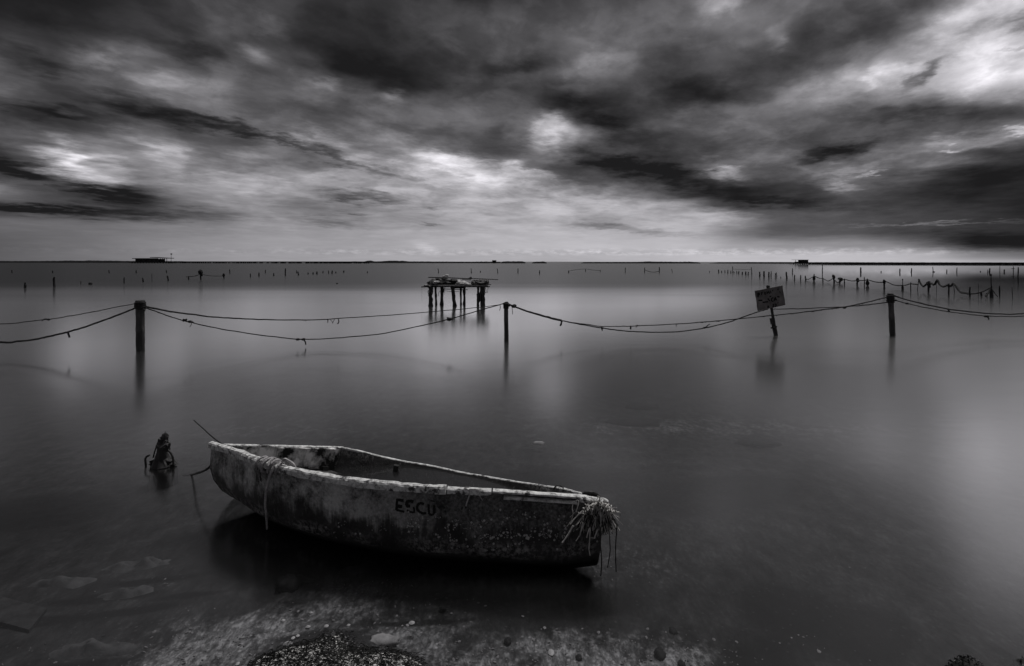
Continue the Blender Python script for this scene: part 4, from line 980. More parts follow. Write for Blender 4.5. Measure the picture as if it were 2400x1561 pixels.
# ------------------------------------------------------------------ the boat
NEAR = [(498, 1044, .415), (552, 1060, .425), (600, 1080, .43), (649, 1096, .43), (700, 1108, .43), (766, 1120, .425), (835, 1131, .42), (960, 1143, .42), (1060, 1149, .415), (1145, 1153, .41), (1268, 1162, .39), (1366, 1168, .37), (1416, 1176, .35)]
FAR = [(800, 1050, .15), (835, 1056, .115), (900, 1073, .05), (960, 1085, .018), (1023, 1095, .008), (1072, 1107, .006), (1121, 1115, .006), (1170, 1124, .012), (1219, 1132, .03), (1280, 1141, .075), (1317, 1146, .12), (1361, 1158, .21), (1400, 1167, .31)]
N_ = catmull([on_z(*p) for p in NEAR], 4); F_ = catmull([on_z(*p) for p in FAR], 4)
NS = 40
def smooth(pts, it=2):
    for _ in range(it): pts = [pts[0]] + [(pts[i - 1] + pts[i] * 2 + pts[i + 1]) / 4 for i in range(1, len(pts) - 1)] + [pts[-1]]
    return pts
nr_ = smooth([lerp_poly(N_, i / NS) for i in range(NS + 1)]); fr_ = smooth([lerp_poly(F_, i / NS) for i in range(NS + 1)])
PROF = [(0, 0), (0.015, .18), (0.03, .38), (0.055, .58), (0.09, .76), (0.16, .88), (0.28, .95), (0.40, .985), (0.5, 1.0), (0.60, .985), (0.72, .95), (0.84, .88), (0.91, .76), (0.945, .58), (0.97, .38), (0.985, .18), (1, 0)]
def section(i, shrink=0.0):
    t = i / NS; a = nr_[i]; b_ = fr_[i]; u_ = (b_ - a); w = u_.length; u_ = u_.normalized()
    ax = (nr_[min(i + 1, NS)] + fr_[min(i + 1, NS)] - nr_[max(i - 1, 0)] - fr_[max(i - 1, 0)]).normalized()
    d = u_.cross(ax).normalized()
    if d.z > 0: d = -d
    k = min(1.0, max(0.0, (t - 0.9) / 0.1))
    d = d.lerp(Vector((0, 0, -1)), k).normalized()
    hgt = 0.405 + 0.035 * math.sin(math.pi * min(t * 1.1, 1)) ** 0.8 if t < 0.45 else 0.355 + 0.085 * math.sin(math.pi * min(t * 1.1, 1)) ** 0.8
    hgt += 0.035 * max(0.0, t - 0.6) / 0.4
    hgt = hgt * (1 - k) + (0.385) * k
    out = []
    for (s, v) in PROF:
        s2 = s
        tp = max(0.0, 1 - t / 0.16); s2 = 0.5 + (s - 0.5) * (1 - 0.5 * max(0, v - 0.5) * tp); s = s2
        if shrink: s2 = 0.5 + (s - 0.5) * (1 - 2 * shrink / max(w, 0.08)); 
        p = a - ax * (0.03 * k * v) + u_ * (s2 * w) + d * (v * hgt - (shrink * v if shrink else 0))
        out.append(p)
    return out
secs = [section(i) for i in range(NS + 1)]
boat_c = Vector((sum(p.x for p in nr_ + fr_) / (2 * NS + 2), sum(p.y for p in nr_ + fr_) / (2 * NS + 2), -0.15))
boat = thing('rowing_boat', boat_c, 'old peeling rowing boat, flooded and heeled over in the shallows', 'boat')
np_ = len(PROF)
def skin(secs_, rnd=0.0):
    vs = [p + Vector((rng.uniform(-1, 1), rng.uniform(-1, 1), rng.uniform(-1, 1))) * rnd for s in secs_ for p in s]
    fs = [(i * np_ + k, i * np_ + k + 1, (i + 1) * np_ + k + 1, (i + 1) * np_ + k) for i in range(NS) for k in range(np_ - 1)]
    return vs, fs
hv, hf = skin(secs, 0.0012)
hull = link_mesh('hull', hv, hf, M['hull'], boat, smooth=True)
insecs = [section(i, 0.018) for i in range(NS + 1)]
iv, if_ = skin(insecs, 0.001)
link_mesh('inner_lining', iv, [f[::-1] for f in if_], M['inside'], boat, smooth=True)
# transom: a board closing the stern
s0 = secs[0]; s0i = insecs[0]; axs = (secs[2][8] - secs[0][8]).normalized()
tv = [p - axs * 0.012 for p in s0] + [p + axs * 0.016 for p in s0]
tf = [tuple(range(np_))] + [tuple(range(np_, 2 * np_))[::-1]] + [(k, np_ + k, np_ + k + 1, k + 1) for k in range(np_ - 1)] + [(np_ - 1, 2 * np_ - 1, np_, 0)]
link_mesh('transom', tv, tf, M['hull'], boat)
tr_a, tr_b = s0[0], s0[-1]; tu = (tr_b - tr_a); td = (s0[8] - (tr_a + tr_b) / 2).normalized()
def trp(s, v, off): return tr_a + tu * s + td * v + axs * off
def plate(s0_, s1_, v0, v1, o0, o1, name, mat, n=10, wob=0.004):
    mb = MB(); vs = []
    for (v, o) in ((v0, o0), (v0, o1), (v1, o1), (v1, o0)):
        for k in range(n + 1): vs.append(trp(s0_ + (s1_ - s0_) * k / n, v + rng.uniform(-wob, wob), o))
    m_ = n + 1
    fs = [(r * m_ + k, r * m_ + k + 1, ((r + 1) % 4) * m_ + k + 1, ((r + 1) % 4) * m_ + k) for r in range(4) for k in range(n)]
    fs += [(0, m_, 2 * m_, 3 * m_)[::-1], (n, m_ + n, 2 * m_ + n, 3 * m_ + n)]
    mb.add(vs, fs); return mb.build(name, M[mat], boat)
li = [p + axs * 0.020 for p in s0i] + [p + axs * 0.026 for p in s0i]
link_mesh('transom_lining', li, [tuple(range(np_)), tuple(range(np_, 2 * np_))[::-1]] + [(k, np_ + k, np_ + k + 1, k + 1) for k in range(np_ - 1)], M['stern_paint'], boat)
plate(0.42, 0.90, -0.004, 0.15, 0.026, 0.055, 'motor_pad', 'stern_paint')
plate(0.11, 0.90, 0.165, 0.18, 0.026, 0.15, 'stern_seat', 'inside', wob=0.006)
plate(0.60, 0.65, 0.13, 0.16, 0.055, 0.075, 'bolt', 'black', 2, 0)
plate(0.80, 0.85, 0.13, 0.16, 0.055, 0.075, 'bolt', 'black', 2, 0)
# gunwale rails
def rail(pts, w, hgt, name, up=None, lo=0.0, hi=1.0, jit=0.10, drop=0.0):
    n = max(3, int(110 * (hi - lo))); C = [lerp_poly(pts, lo + (hi - lo) * k / n) for k in range(n + 1)]
    mb = MB(); vs = []; sec = [(-1, -.7), (-1, .45), (-.75, .85), (0, 1), (.75, .85), (1, .45), (1, -.7), (0, -1)]
    m_ = len(sec)
    for i, p in enumerate(C):
        t = (C[min(i + 1, n)] - C[max(i - 1, 0)]).normalized(); sd2 = t.cross(Vector((0, 0, 1))).normalized(); upv = sd2.cross(t)
        ww = w * (1 + 0.16 * mnoise.noise(p * 12)); hh = hgt * (1 + 0.20 * mnoise.noise(p * 15 + Vector((4, 4, 4))))
        for (a, b_) in sec:
            vs.append(p + sd2 * (a * ww / 2 * (1 + rng.uniform(-jit, jit))) + upv * (b_ * hh / 2 * (1 + rng.uniform(-jit, jit)) - drop))
    fs = [(i * m_ + k, i * m_ + (k + 1) % m_, (i + 1) * m_ + (k + 1) % m_, (i + 1) * m_ + k) for i in range(n) for k in range(m_)]
    fs += [tuple(range(m_))[::-1], tuple(n * m_ + k for k in range(m_))]
    mb.add(vs, fs); return mb.build(name, M['rail'], boat)
stern_ext = nr_[0] - (nr_[1] - nr_[0]).normalized() * 0.02
nrail = [stern_ext] + nr_
rail(nrail, 0.046, 0.050, 'gunwale', lo=0.0, hi=0.685)
rail(nrail, 0.040, 0.036, 'gunwale', lo=0.688, hi=0.775)
rail(nrail, 0.040, 0.016, 'gunwale', lo=0.778, hi=0.965, drop=-0.010)
rail(nrail, 0.046, 0.016, 'broken_rail_strip', lo=0.80, hi=0.945, drop=0.020)['label'] = 'splintered lower strip of the gunwale'
rail(fr_, 0.026, 0.020, 'gunwale', lo=0.0, hi=1.0)
rail([tr_a, tr_a.lerp(tr_b, 0.5), tr_b + tu.normalized() * 0.015], 0.034, 0.026, 'transom_rail')
o = rail([nr_[-3], nr_[-2], nr_[-1], (nr_[-1] + fr_[-1]) / 2], 0.05, 0.03, 'bow_block')
# dark cleat inside the far side, ribs
cpos = on_z(929, 1096, 0.018)
MB().box(cpos + Vector((0, -0.01, 0.0)), (0.020, 0, -0.004), (0, 0.018, 0), (0.004, 0, 0.024)).build('cleat', M['black'], boat)
for t in (0.33, 0.52, 0.70, 0.84):
    i = int(t * NS); sc = insecs[i]
    MB().tube([p + Vector((0, 0, 0.0)) for p in sc[1:-1]], 0.013, 5, 0.1).build('rib', M['inside'], boat)

hull_bvh = BVHTree.FromPolygons([Vector(v) for v in hv], hf)
def on_hull(px, py, off=0.0025):
    d = ray(px, py); h_ = hull_bvh.ray_cast(EYE, d)
    if h_[0] is None: return None
    n_ = h_[1] if h_[1].dot(d) < 0 else -h_[1]
    return h_[0] + n_ * off
def HZ(x, y): return (900 + x / 11.9, 1150 + y / 11.9)
paint((
    ([(372, 225), (350, 545)], 5.0, 0), ([(370, 252), (552, 275)], 6.0, 0), ([(370, 425), (510, 440)], 7.0, 0), ([(350, 530), (575, 590)], 4.6, 0),
    ([(825, 310), (740, 285), (655, 300), (632, 380), (665, 430), (735, 425)], 6.4, 0), ([(830, 450), (850, 540), (845, 620)], 3.6, 0), ([(640, 535), (740, 590), (830, 605)], 4.0, 0),
    ([(1120, 375), (1040, 345), (965, 365), (925, 440), (935, 530), (1000, 595), (1090, 635), (1185, 625)], 5.2, 0),
    ([(1250, 375), (1250, 520), (1262, 650)], 4.6, 0), ([(1375, 430), (1405, 430), (1400, 640)], 5.4, 0), ([(1262, 650), (1330, 672), (1395, 645)], 4.2, 0),
    ([(1530, 490), (1560, 440), (1640, 440), (1700, 490)], 4.2, 1), ([(1690, 570), (1740, 590)], 4.0, 1), ([(2150, 480), (2200, 500)], 6.0, 1), ([(2260, 460), (2300, 470)], 4.0, 1), ([(1300, 270), (1420, 300)], 3.0, 1)), HZ, on_hull, boat, 6, 12)
# barnacles on the bow half of the hull, as small real cones
bm_ = MB(); rb = random.Random(11); cnt = 0
while cnt < 420:
    px = rb.triangular(880, 1400, 1180) if rb.random() < 0.75 else rb.uniform(760, 1400)
    py = rb.gauss(1245, 22) if px > 1000 else rb.gauss(1235, 16)
    if py < 1195 or py > 1292: continue
    if mnoise.noise(Vector((px / 45, py / 16, 1))) < 0.12 and rb.random() < 0.93: continue
    p = on_hull(px, py, 0.0); q = on_hull(px, py, 0.006)
    if p is None or p.z < 0.0: continue
    n_ = (q - p).normalized(); r = rb.choice((0.002, 0.002, 0.003, 0.003, 0.004, 0.007)); a = n_.orthogonal().normalized(); b_ = n_.cross(a)
    ring = [p + (a * math.cos(k * 1.257) + b_ * math.sin(k * 1.257)) * r for k in range(5)]; tip = [p + (a * math.cos(k * 1.257) + b_ * math.sin(k * 1.257)) * r * 0.45 + n_ * r * 0.9 for k in range(5)]
    bm_.add(ring + tip, [(k, (k + 1) % 5, 5 + (k + 1) % 5, 5 + k) for k in range(5)] + [(5, 6, 7, 8, 9)]); cnt += 1
o = bm_.build('barnacles', M['crust'], boat); o['kind'] = 'stuff'

# rope wound round the near gunwale, with a hanging end
wr = thing('wound_rope', on_z(640, 1090, .43), 'frayed pale rope wound round the near gunwale, one end hanging into the water', 'rope')
def rail_at(px):
    best = min(range(len(nrail) * 1), key=lambda i: abs(_px(nrail[i]) - px)); return best
CAM_I = CAM_M.inverted()
def _px(p): q = CAM_I @ p; return 1200 + F_PX * q.x / -q.z
def rail_point(px):
    for a, b_ in zip(nrail, nrail[1:]):
        xa, xb = _px(a), _px(b_)
        if xa <= px <= xb: return a.lerp(b_, (px - xa) / (xb - xa)), (b_ - a).normalized()
    return nrail[0], (nrail[1] - nrail[0]).normalized()
for q, px in enumerate((613, 618, 624, 630, 636, 642, 649, 655)):
    c, t = rail_point(px); sd2 = t.cross(Vector((0, 0, 1))).normalized(); upv = sd2.cross(t); tilt = rng.uniform(-0.5, 0.5)
    R1 = 0.034 + (0.006 if 2 < q < 6 else 0) + rng.uniform(0, 0.005)
    ring = [c + sd2 * math.cos(a) * R1 + upv * (math.sin(a) * R1 * 1.05) + t * (0.014 * math.sin(a + tilt * 3) * 1.5) for a in np.linspace(0, 2 * math.pi, 17)]
    MB().tube(ring, 0.0072, 6, 0.2, cap=False).build('coil', M['pale_rope'], wr)
c, t = rail_point(655); c2, _ = rail_point(682)
MB().tube(catmull([c + Vector((0, -0.03, 0.01)), c + Vector((0.02, 0, 0.048)), c.lerp(c2, 0.6) + Vector((0, 0.01, 0.055)), c2 + Vector((0.005, 0.035, 0.02)), c2 + Vector((0.0, 0.05, -0.03))], 5), 0.0095, 6, 0.12).build('loop', M['pale_rope'], wr)
yh = (on_hull(640, 1130) or c).y - 0.035
hang = [at_y(644, 1091, yh + 0.0), at_y(638, 1103, yh - 0.012), at_y(631, 1122, yh - 0.01), at_y(626, 1142, yh), at_y(623, 1160, yh + 0.005), at_y(622, 1185, yh + 0.02), at_y(624, 1205, yh + 0.03), at_y(626, 1240, yh + 0.05)]
hc = catmull(hang, 5)
MB().tube(hc, [0.0105 - 0.004 * i / len(hc) for i in range(len(hc))], 7, 0.1).build('hanging_end', M['pale_rope'], wr)
for k in range(16):
    px = rng.uniform(606, 622); c, t = rail_point(px); st = c + Vector((0, -0.03, -0.01))
    MB().tube(catmull([st, st + Vector((rng.uniform(-.01, .01), -0.012, -0.03)), st + Vector((rng.uniform(-.012, .012), -0.004, -rng.uniform(0.05, 0.1)))], 3), 0.0022, 4, 0.2).build('frayed_strand', M['straw_dark'] if k % 2 else M['pale_rope'], wr)
# frayed bit of twine at the middle of the rail
tw = thing('twine_scrap', on_z(1096, 1150, .41), 'scrap of pale twine caught on the near gunwale right of the letters', 'twine')
yt = on_z(1096, 1150, .41).y - 0.03
for pts, r in (([(1088, 1144), (1099, 1150), (1100, 1160), (1095, 1176), (1092, 1186)], 0.004), ([(1099, 1147), (1112, 1146), (1124, 1149)], 0.003), ([(1118, 1152), (1125, 1163), (1131, 1173)], 0.003), ([(1104, 1150), (1106, 1162), (1103, 1172)], 0.002)):
    MB().tube(catmull([at_y(x, y, yt) for x, y in pts], 4), r, 5, 0.2).build('strand', M['pale_rope'] if r > .0025 else M['straw_dark'], tw)
# rod leaning out over the stern
ya = on_z(515, 1040, .42).y
rod = MB().tube(catmull([at_y(454, 985, ya + 0.25), at_y(470, 999, ya + 0.18), at_y(500, 1026, ya + 0.05), at_y(520, 1040, ya + 0.0), at_y(538, 1050, ya - 0.06), at_y(552, 1066, ya + 0.02)], 4), [0.0035 + 0.0003 * i / 2 for i in range(21)], 5, 0.15).build('thin_rod', M['black'])
tag(rod, 'thin bent dark rod leaning out over the stern corner of the boat', 'rod')
# mooring line from the stern into the water
yy = s0[4].y
mo = [at_y(503, 1078, yy + 0.04), at_y(499, 1084, yy), at_y(494, 1091, yy), at_y(486, 1099, yy + 0.02), at_y(474, 1105, yy + 0.10), at_y(462, 1109, yy + 0.2), on_z(449, 1112.5, 0.0), on_z(430, 1114, -0.06)]
o = MB().tube(catmull(mo, 5), 0.0085, 6, 0.15).build('mooring_line', M['rope']); tag(o, 'dark mooring line sagging from the stern corner into the water', 'rope')
# black cord loops at the bow
for lb, pts, r, dy_ in (('small black cord loop over the far gunwale near the bow', [(1298, 1148, .15), (1301, 1141, .17), (1309, 1138, .18), (1318, 1141, .16), (1321, 1147, .13)], 0.0045, 0), ('thick black cord bent over the bow tip', [(1366, 1159, .36), (1375, 1156, .37), (1390, 1156, .37), (1400, 1162, .355), (1405, 1171, .335), (1406, 1182, .31)], 0.011, 0), ('thin dark cord arched beside the thick one at the bow', [(1370, 1163, .35), (1385, 1161, .355), (1395, 1166, .345), (1398, 1178, .31)], 0.005, 0)):
    o = MB().tube(catmull([on_z(*p) for p in pts], 5), r, 7, 0.08).build('cord_loop', M['black']); tag(o, lb, 'cord', 'black cords at the bow')

# dried weed bundle caught on the bow
bw = on_z(1395, 1190, .30)
wb = thing('dried_weed_bundle', bw, 'tangled bundle of dried weed and straw hanging from the bow', 'weed')
yw = bw.y
def weed_curve(x, y, dx_, dy_, curl, n=5):
    pts = []
    for k in range(n + 1):
        f = k / n; pts.append((x + dx_ * f + math.sin(f * 3 + curl) * curl * 3, y + dy_ * f))
    return pts
sw = MB(); sdk = MB(); rw = random.Random(5)
for k in range(950):
    x = rw.gauss(1401, 16); y = rw.gauss(1193, 10) + abs(x - 1402) * 0.45
    if x > 1430: continue
    ln = rw.uniform(12, 56) * (1 if y < 1205 else 0.65); ang = (x - 1400) * 0.012 + rw.gauss(0, 0.20)
    d = yw - 0.09 + rw.uniform(-0.05, 0.10); cu = rw.uniform(-1.2, 1.2)
    pts = [at_y(a, b_, d + rw.uniform(-0.01, 0.01)) for a, b_ in weed_curve(x, y, math.sin(ang) * ln, math.cos(ang) * ln, cu, 4)]
    (sw if rw.random() < 0.55 else sdk).tube(pts, rw.uniform(0.0013, 0.0027), 3, 0.2, cap=False)
for k in range(170):      # curly top knot
    x = rw.gauss(1408, 15); y = 1186 + abs(x - 1400) * 0.35 + rw.gauss(0, 6); d = yw - 0.12 + rw.uniform(-0.03, 0.06); r0 = rw.uniform(2.5, 6)
    a0 = rw.uniform(0, 6); pts = [at_y(x + math.cos(a0 + j * 0.9) * r0, y + math.sin(a0 + j * 0.9) * r0, d + 0.01 * j) for j in range(5)]
    sw.tube(pts, rw.uniform(0.002, 0.0038), 3, 0.2, cap=False)
o = sw.build('dry_strands', M['straw'], wb); o['kind'] = 'stuff'
o = sdk.build('dark_strands', M['straw_dark'], wb); o['kind'] = 'stuff'
MB().blob(at_y(1402, 1203, yw - 0.02), 0.052, 0.04, 0.058, 0.3, 12, 8, seed=2).build('matted_core', M['straw_dark'], wb)
MB().blob(at_y(1352, 1186, yw - 0.02), 0.014, 0.014, 0.034, 0.3, 9, 6, seed=4).build('matted_core', M['straw_dark'], wb)
for pts, r, mt in (([(1389, 1193), (1386, 1206)], 0.0045, 'straw'), ([(1383, 1236), (1382, 1265), (1380, 1286)], 0.0038, 'straw'), ([(1380, 1287), (1383, 1302)], 0.0025, 'straw'), ([(1381, 1237), (1375, 1260)], 0.003, 'straw'),
    ([(1343, 1232), (1332, 1252), (1318, 1272)], 0.0042, 'straw'), ([(1365, 1197), (1352, 1210), (1337, 1229)], 0.003, 'straw'), ([(1366, 1225), (1359, 1255)], 0.0026, 'straw'), ([(1358, 1256), (1350, 1268)], 0.0026, 'straw'), ([(1369, 1226), (1362, 1246)], 0.002, 'straw'),
    ([(1428, 1189), (1446, 1190)], 0.0014, 'straw'), ([(1430, 1201), (1452, 1213)], 0.0014, 'straw'), ([(1433, 1206), (1438, 1220), (1446, 1230)], 0.0032, 'straw_dark'), ([(1446, 1230), (1445, 1250), (1443, 1275), (1443, 1310), (1444, 1340)], 0.0035, 'straw_dark'),
    ([(1426, 1215), (1428, 1250), (1430, 1290), (1424, 1330)], 0.003, 'straw_dark'), ([(1408, 1235), (1407, 1270), (1410, 1315), (1408, 1350)], 0.0035, 'straw_dark'), ([(1402, 1240), (1398, 1247), (1393, 1262)], 0.0045, 'straw'), ([(1383, 1260), (1395, 1261)], 0.0025, 'straw'), ([(1411, 1236), (1410, 1244)], 0.004, 'straw'),
    ([(1345, 1176), (1341, 1190), (1343, 1205), (1338, 1222)], 0.002, 'straw'), ([(1356, 1174), (1353, 1190), (1350, 1200)], 0.0028, 'straw'), ([(1347, 1176), (1354, 1172), (1357, 1178), (1352, 1194)], 0.002, 'straw')):
    MB().tube(catmull([at_y(x, y, yw - 0.15) for x, y in pts], 4), r, 5, 0.2).build('stem', M[mt], wb)

# ------------------------------------------------------------------ stump with loops, left of the boat
b0 = on_z(382, 1090); D0 = b0.y; s0_ = D0 / F_PX
sm = thing('rotten_stump', b0, 'dark rotten stump wrapped in rope loops, rising from the water left of the boat', 'stump')
def ST(x, y, d=0): return at_y(300 + x / 6.73, 970 + y / 6.73, D0 + d)
MB().tube([Vector((b0.x, D0, -0.25)), ST(560, 800), ST(530, 700), ST(535, 600), ST(545, 500), ST(575, 410), ST(582, 320)], [32 * s0_, 29 * s0_, 17 * s0_, 11 * s0_, 12 * s0_, 8 * s0_, 6.3 * s0_], 11, 0.14).build('trunk', M['dark_wood'], sm)
MB().tube([ST(582, 330), ST(582, 312)], [6.6 * s0_, 6.0 * s0_], 9, 0.05).build('cut_top', M['post'], sm)
MB().tube([ST(583, 312), ST(584, 290), ST(600, 275)], 0.0022, 4, 0.1).build('twig', M['black'], sm)
MB().tube(catmull([ST(470, 450, -0.02), ST(440, 540, -0.03), ST(415, 620, -0.03), ST(398, 690, -0.03)], 4), 0.0065, 6, 0.1).build('root', M['dark_wood'], sm)
MB().tube(catmull([ST(340, 655, -0.02), ST(300, 672, -0.02), ST(275, 710, -0.02), ST(278, 780, -0.02), ST(285, 850, -0.02)], 4), 0.0085, 6, 0.1).build('hook', M['black'], sm)
MB().tube(catmull([ST(600, 540, -0.03), ST(650, 590, -0.04), ST(690, 650, -0.04), ST(712, 720, -0.04), ST(715, 800, -0.04)], 4), 0.0085, 6, 0.1).build('hoop', M['black'], sm)
MB().tube(catmull([ST(600, 430, -0.04), ST(650, 460, -0.06), ST(645, 520, -0.06), ST(590, 560, -0.06), ST(520, 550, -0.05), ST(470, 530, -0.04)], 4), 0.011, 6, 0.12).build('rope_turn', M['black'], sm)
MB().tube(catmull([ST(600, 420, -0.06), ST(560, 480, -0.06), ST(500, 520, -0.06), ST(450, 500, -0.04)], 4), 0.009, 6, 0.12).build('rope_turn', M['black'], sm)
MB().tube(catmull([ST(500, 540, -0.075), ST(540, 510, -0.085), ST(600, 480, -0.085), ST(640, 470, -0.07)], 4), 0.0028, 5, 0.1).build('wire', M['plank'], sm)
MB().tube(catmull([ST(610, 440, -0.075), ST(585, 470, -0.08), ST(560, 500, -0.08)], 4), 0.0022, 5, 0.1).build('wire', M['plank'], sm)
for (x, y, rx, rz, sd_) in ((600, 545, 10, 9, 1), (520, 480, 9, 12, 2), (430, 770, 14, 8, 3), (620, 760, 16, 8, 4), (700, 800, 12, 5, 5), (575, 370, 8, 9, 6)):
    MB().blob(ST(x, y, -0.01), rx * s0_, rx * s0_, rz * s0_, 0.35, 9, 6, seed=sd_).build('weed_clump', M['dark_wood'], sm)

# ------------------------------------------------------------------ stones and slabs in the shallows
def stone(px, py, w, h_, z, label, mat='stone', seed=0, cat='stone', name='stone'):
    p = on_z(px, py, z); s = (p - EYE).length / F_PX; zb = bed_z(p.x, p.y)[0]
    o = MB().blob((p.x, p.y, max(zb, z - 0.03)), w * s / 2, h_ * s, h_ * s * 0.55, 0.25, 14, 9, seed=seed).build(name, M[mat], smooth=True)
    return tag(o, label, cat)
stone(676, 1354, 46, 22, -0.08, 'oval black stone under the water below the boat, nearest the weed heap', seed=1)
stone(1546, 1517, 22, 15, -0.09, 'small dark stone on the pale bed at the bottom right of centre', seed=2)
stone(1598, 1543, 14, 11, -0.09, 'smaller dark stone just right of its larger neighbour on the pale bed', seed=3)
stone(1578, 1469, 16, 11, -0.10, 'faint dark stone on the pale bed, farther out than its neighbours', seed=4)
stone(1357, 1527, 13, 9, -0.09, 'little dark stone amid pale shells, bottom centre', seed=5)
stone(1038, 1413, 12, 9, -0.09, 'tiny round black pebble on the bed in front of the boat', seed=6)
stone(1190, 1488, 14, 9, -0.09, 'little dark pebble on the grey bed, left of the bottom-centre stone', seed=8)
stone(900, 1487, 56, 15, -0.06, 'pale oblong stone under the water beside the weed heap', 'pale_stone', seed=7)
stone(1262, 1032, 26, 7, -0.10, 'pale stone glimmering under the water beyond the boat', 'pale_stone', seed=9)
for (px, py, w, dd, sd_, lb) in ((1485, 940, 0.62, 0.20, 11, 'dark oval weed patch under the water between the boat and the sign, the nearer one'), (1500, 903, 0.45, 0.14, 12, 'dark oval weed patch under the water between the boat and the sign, the farther one'), (1775, 992, 0.42, 0.16, 13, 'slanting dark weed patch under the water right of centre')):
    p = on_z(px, py, 0); zb = bed_z(p.x, p.y)[0]
    o = MB().blob((p.x, p.y, zb + 0.02), w / 2, dd, 0.05, 0.3, 16, 6, seed=sd_).build('weed_patch', M['weed_dry'], smooth=True); tag(o, lb, 'weed patch')
p = on_z(45, 1440, -0.12)
sl = MB().box((p.x - 0.02, p.y, bed_z(p.x, p.y)[0] + 0.012), (0.16, -0.05, 0.0), (-0.03, 0.09, -0.002), (0, 0, 0.008)).build('sunken_slab', M['slab']); tag(sl, 'square grey slab lying under the water at the bottom left edge', 'slab')

M['ledge'] = grain_mat('sunken_rock', (0.010, 0.010, 0.010), (0.14, 0.14, 0.14), 9, (1, 1, 1), rough=0.95, bump=1.0)
for q, (px, py, w_, d_, h_, rt, lb) in enumerate(((330, 1312, .26, .07, .05, 14, 'low rock under the water, farthest of those at lower left'), (150, 1352, .22, .06, .045, 10, 'low rock under the water behind the sunken slab'), (300, 1378, .20, .06, .045, 16, 'low rock under the water between the slab and the pale bed'), (200, 1515, .24, .07, .05, 6, 'broad low rock under the water near the bottom left corner'), (700, 1345, .10, .05, .04, 0, 'small knobbly rock under the water in front of the boat'), (830, 1322, .13, .05, .035, 5, 'flat knobbly rock in the dark water in front of the boat'))):
    p = on_z(px, py, -0.1); zb = bed_z(p.x, p.y)[0]; vs = []; ring, seg = 12, 26
    for i in range(ring + 1):
        for k in range(seg):
            rr_ = i / ring; an = 2 * math.pi * k / seg; x_ = math.cos(an) * rr_; y_ = math.sin(an) * rr_
            edge = 1 + 0.45 * mnoise.noise(Vector((math.cos(an) * 1.3, math.sin(an) * 1.3, q * 3.0)))
            hz_ = (1 - rr_ ** 2.2) * h_ * (0.75 + 0.9 * mnoise.noise(Vector((x_ * w_ * 14, y_ * d_ * 14, q)))) - 0.012 * rr_
            v = Matrix.Rotation(R(rt), 3, 'Z') @ Vector((x_ * w_ * edge, y_ * d_ * edge, 0)); vs.append(v + Vector((p.x, p.y, zb + hz_ - 0.004)))
    fs = [(i * seg + k, i * seg + (k + 1) % seg, (i + 1) * seg + (k + 1) % seg, (i + 1) * seg + k) for i in range(ring) for k in range(seg)]
    tag(link_mesh('sunken_rock', vs, fs, M['ledge'], smooth=True), lb, 'rock', 'rocks under the shallow water')

# ------------------------------------------------------------------ shell grit and weed on the heap
rs = random.Random(21)
def flake(mb, c, n_, r, thin=0.25):
    a = n_.orthogonal().normalized(); a = (a + n_.cross(a) * rs.uniform(-3, 3)).normalized(); b_ = n_.cross(a)
    k = rs.uniform(0.45, 1.0); m_ = 5; ring = [c + a * math.cos(j * 2 * math.pi / m_) * r * rs.uniform(.8, 1.1) + b_ * math.sin(j * 2 * math.pi / m_) * r * k for j in range(m_)]
    mb.add(ring + [c + n_ * r * thin], [(j, (j + 1) % m_, m_) for j in range(m_)])
def curl(mb, c, r, w):
    a0 = rs.uniform(0, 6.28); d = Vector((math.cos(a0), math.sin(a0), rs.uniform(-.2, .5))); side = Vector((-d.y, d.x, rs.uniform(-.4, .4))).normalized()
    pts = [c + d * (r * j / 3) + side * (math.sin(j * 1.3) * r * 0.35) + Vector((0, 0, 0.25 * r * math.sin(j))) for j in range(4)]
    u_ = Vector((rs.uniform(-1, 1), rs.uniform(-1, 1), 1)).normalized() * w
    vs = []
    for p in pts: vs += [p - u_, p + u_]
    mb.add(vs, [(2 * j, 2 * j + 1, 2 * j + 3, 2 * j + 2) for j in range(3)])
pale = MB(); grey = MB(); dark = MB(); sunk = MB()
def up_normal(n_): 
    n_ = n_ if n_.z > 0 else -n_
    return (n_ + Vector((rs.uniform(-.7, .7), rs.uniform(-.7, .7), 0.1))).normalized()
k = 0
while k < 26000:
    px = rs.uniform(430, 1120); py = rs.uniform(1425, 1640)
    p = on_z(px, py, 0.0); zb, n_ = bed_z(p.x, p.y); k += 1
    if zb < -0.028: continue
    c = Vector((p.x, p.y, zb + 0.006)); u1 = rs.random()
    dens = min(1, max(0, (zb + 0.02) / 0.10))
    if u1 < 0.36 * (0.2 + dens): flake(pale, c, up_normal(n_), rs.choice((.003, .004, .005, .006, .008, .011)))
    elif u1 < 0.58: flake(grey, c, up_normal(n_), rs.uniform(.003, .008))
    else: curl(dark, c + Vector((0, 0, rs.uniform(-.004, .007))), rs.uniform(.012, .032), rs.uniform(.0008, .0022))
k = 0
while k < 2600:
    px = rs.uniform(2100, 2420); py = rs.uniform(1500, 1640); p = on_z(px, py, 0.0); zb, n_ = bed_z(p.x, p.y); k += 1
    if zb < -0.02: continue
    c = Vector((p.x, p.y, zb + 0.004))
    if rs.random() < 0.05: flake(grey, c, up_normal(n_), rs.uniform(.003, .006))
    else: curl(dark, c + Vector((0, 0, rs.uniform(-.003, .004))), rs.uniform(.006, .014), rs.uniform(.0015, .0035))
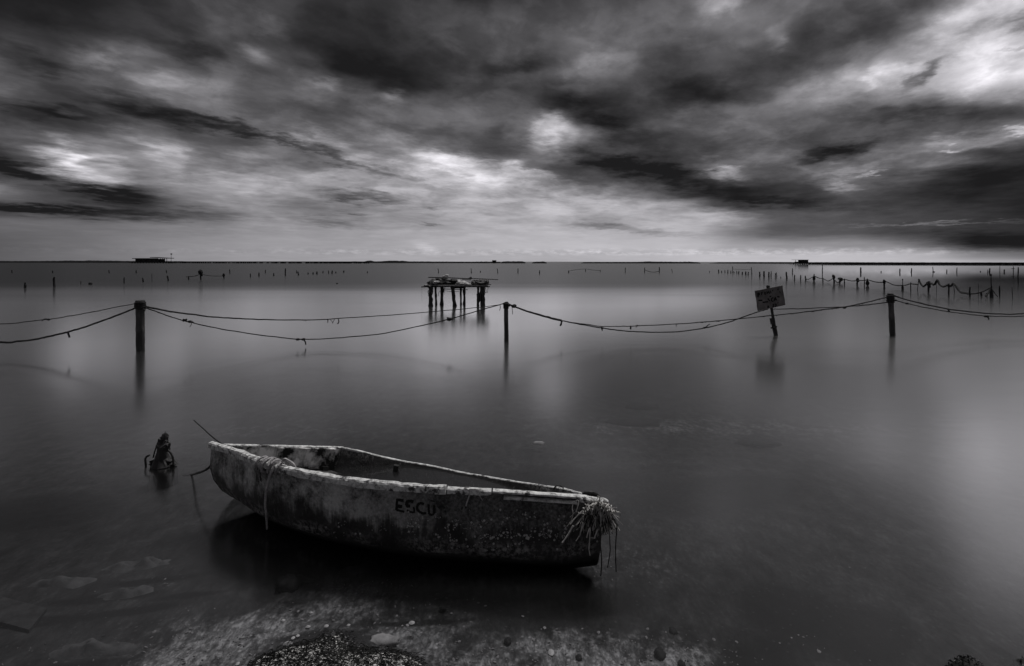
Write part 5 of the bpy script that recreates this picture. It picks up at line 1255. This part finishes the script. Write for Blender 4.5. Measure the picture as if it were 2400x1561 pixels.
for k in range(5200):
    px = rs.uniform(-60, 2300); py = rs.uniform(1310, 1600); p = on_z(px, py, -0.1); zb, n_ = bed_z(p.x, p.y)
    s = float(blobsum(np.array([p.x]), np.array([p.y]), SAND)[0])
    if zb > -0.02 or rs.random() > s * 0.8 - 0.03: continue
    flake(sunk, Vector((p.x, p.y, zb + 0.003)), up_normal(n_), rs.choice((.003, .004, .004, .005, .006, .010)))
for mb, nm, mt in ((pale, 'shell_grit', 'shell'), (grey, 'grey_grit', 'shell_grey'), (dark, 'weed_litter', 'weed'), (sunk, 'sunken_shell_grit', 'shell_grey')):
    tag(mb.build(nm, M[mt]), {'shell_grit': 'white shell crumbs strewn over the weed heap', 'grey_grit': 'grey grit among the weed of the shore heaps', 'weed_litter': 'black wet curls of dead weed covering the shore heaps', 'sunken_shell_grit': 'pale shell crumbs scattered on the shallow bed'}[nm], kind='stuff')
# the biggest shells singly
SH = [(675, 1507, 20, 7, 'largest flat white shell lying at the left edge of the weed heap'), (687, 1493, 8, 6, 'small white shell just above the flat one on the weed heap'), (698, 1488, 8, 5, 'outermost small white shell on the left edge of the weed heap'), (722, 1467, 11, 5, 'white shell in the shallow edge above the weed heap'), (765, 1465, 10, 6, 'upright pale shell at the top of the weed heap'), (817, 1463, 8, 5, 'lone white shell on the dark upper right of the weed heap'), (663, 1530, 10, 7, 'round grey-white shell inside the left part of the weed heap'), (779, 1532, 11, 8, 'round white shell in the middle of the weed heap'), (729, 1434, 8, 4, 'white shell under water at the tip of the weed heap'), (664, 1452, 9, 5, 'white shell under water left of the heap tip'), (942, 1548, 9, 6, 'white slanting shell at the right end of the weed heap'), (957, 1544, 9, 4, 'slim white shell at the far right end of the weed heap'), (965, 1458, 14, 8, 'blurred white shell under water right of the pale oblong stone'), (1292, 1527, 14, 13, 'brightest white shell under water at the bottom centre'), (557, 1553, 8, 6, 'white shell at the lower left corner of the weed heap')]
for i, (px, py, w, h_, lb) in enumerate(SH):
    p = on_z(px, py, -0.02)
    for _ in range(3):
        zb = bed_z(p.x, p.y)[0]; p = on_z(px, py, zb + 0.008)
    s = (p - EYE).length / F_PX; vs = []; rings, segs = 4, 9; yaw = rs.uniform(0, 3.1)
    r1 = w * s / 2 * 0.85; r2 = max(h_ * s / 2 * 1.4, r1 * 0.45)
    for a in range(rings + 1):
        f = a / rings
        for q in range(segs):
            an = math.pi * 2 * q / segs; rr_ = 1 + 0.08 * (q % 2)
            vs.append(Vector((p.x + math.cos(an) * r1 * f * rr_, p.y + math.sin(an) * r2 * f * rr_, zb + 0.004 + (1 - f * f) * r1 * 0.55)))
    fs = [(a * segs + q, a * segs + (q + 1) % segs, (a + 1) * segs + (q + 1) % segs, (a + 1) * segs + q) for a in range(rings) for q in range(segs)]
    o = link_mesh('shell', vs, fs, M['shell'], smooth=True); tag(o, lb, 'shell', 'larger shells by the weed heap')
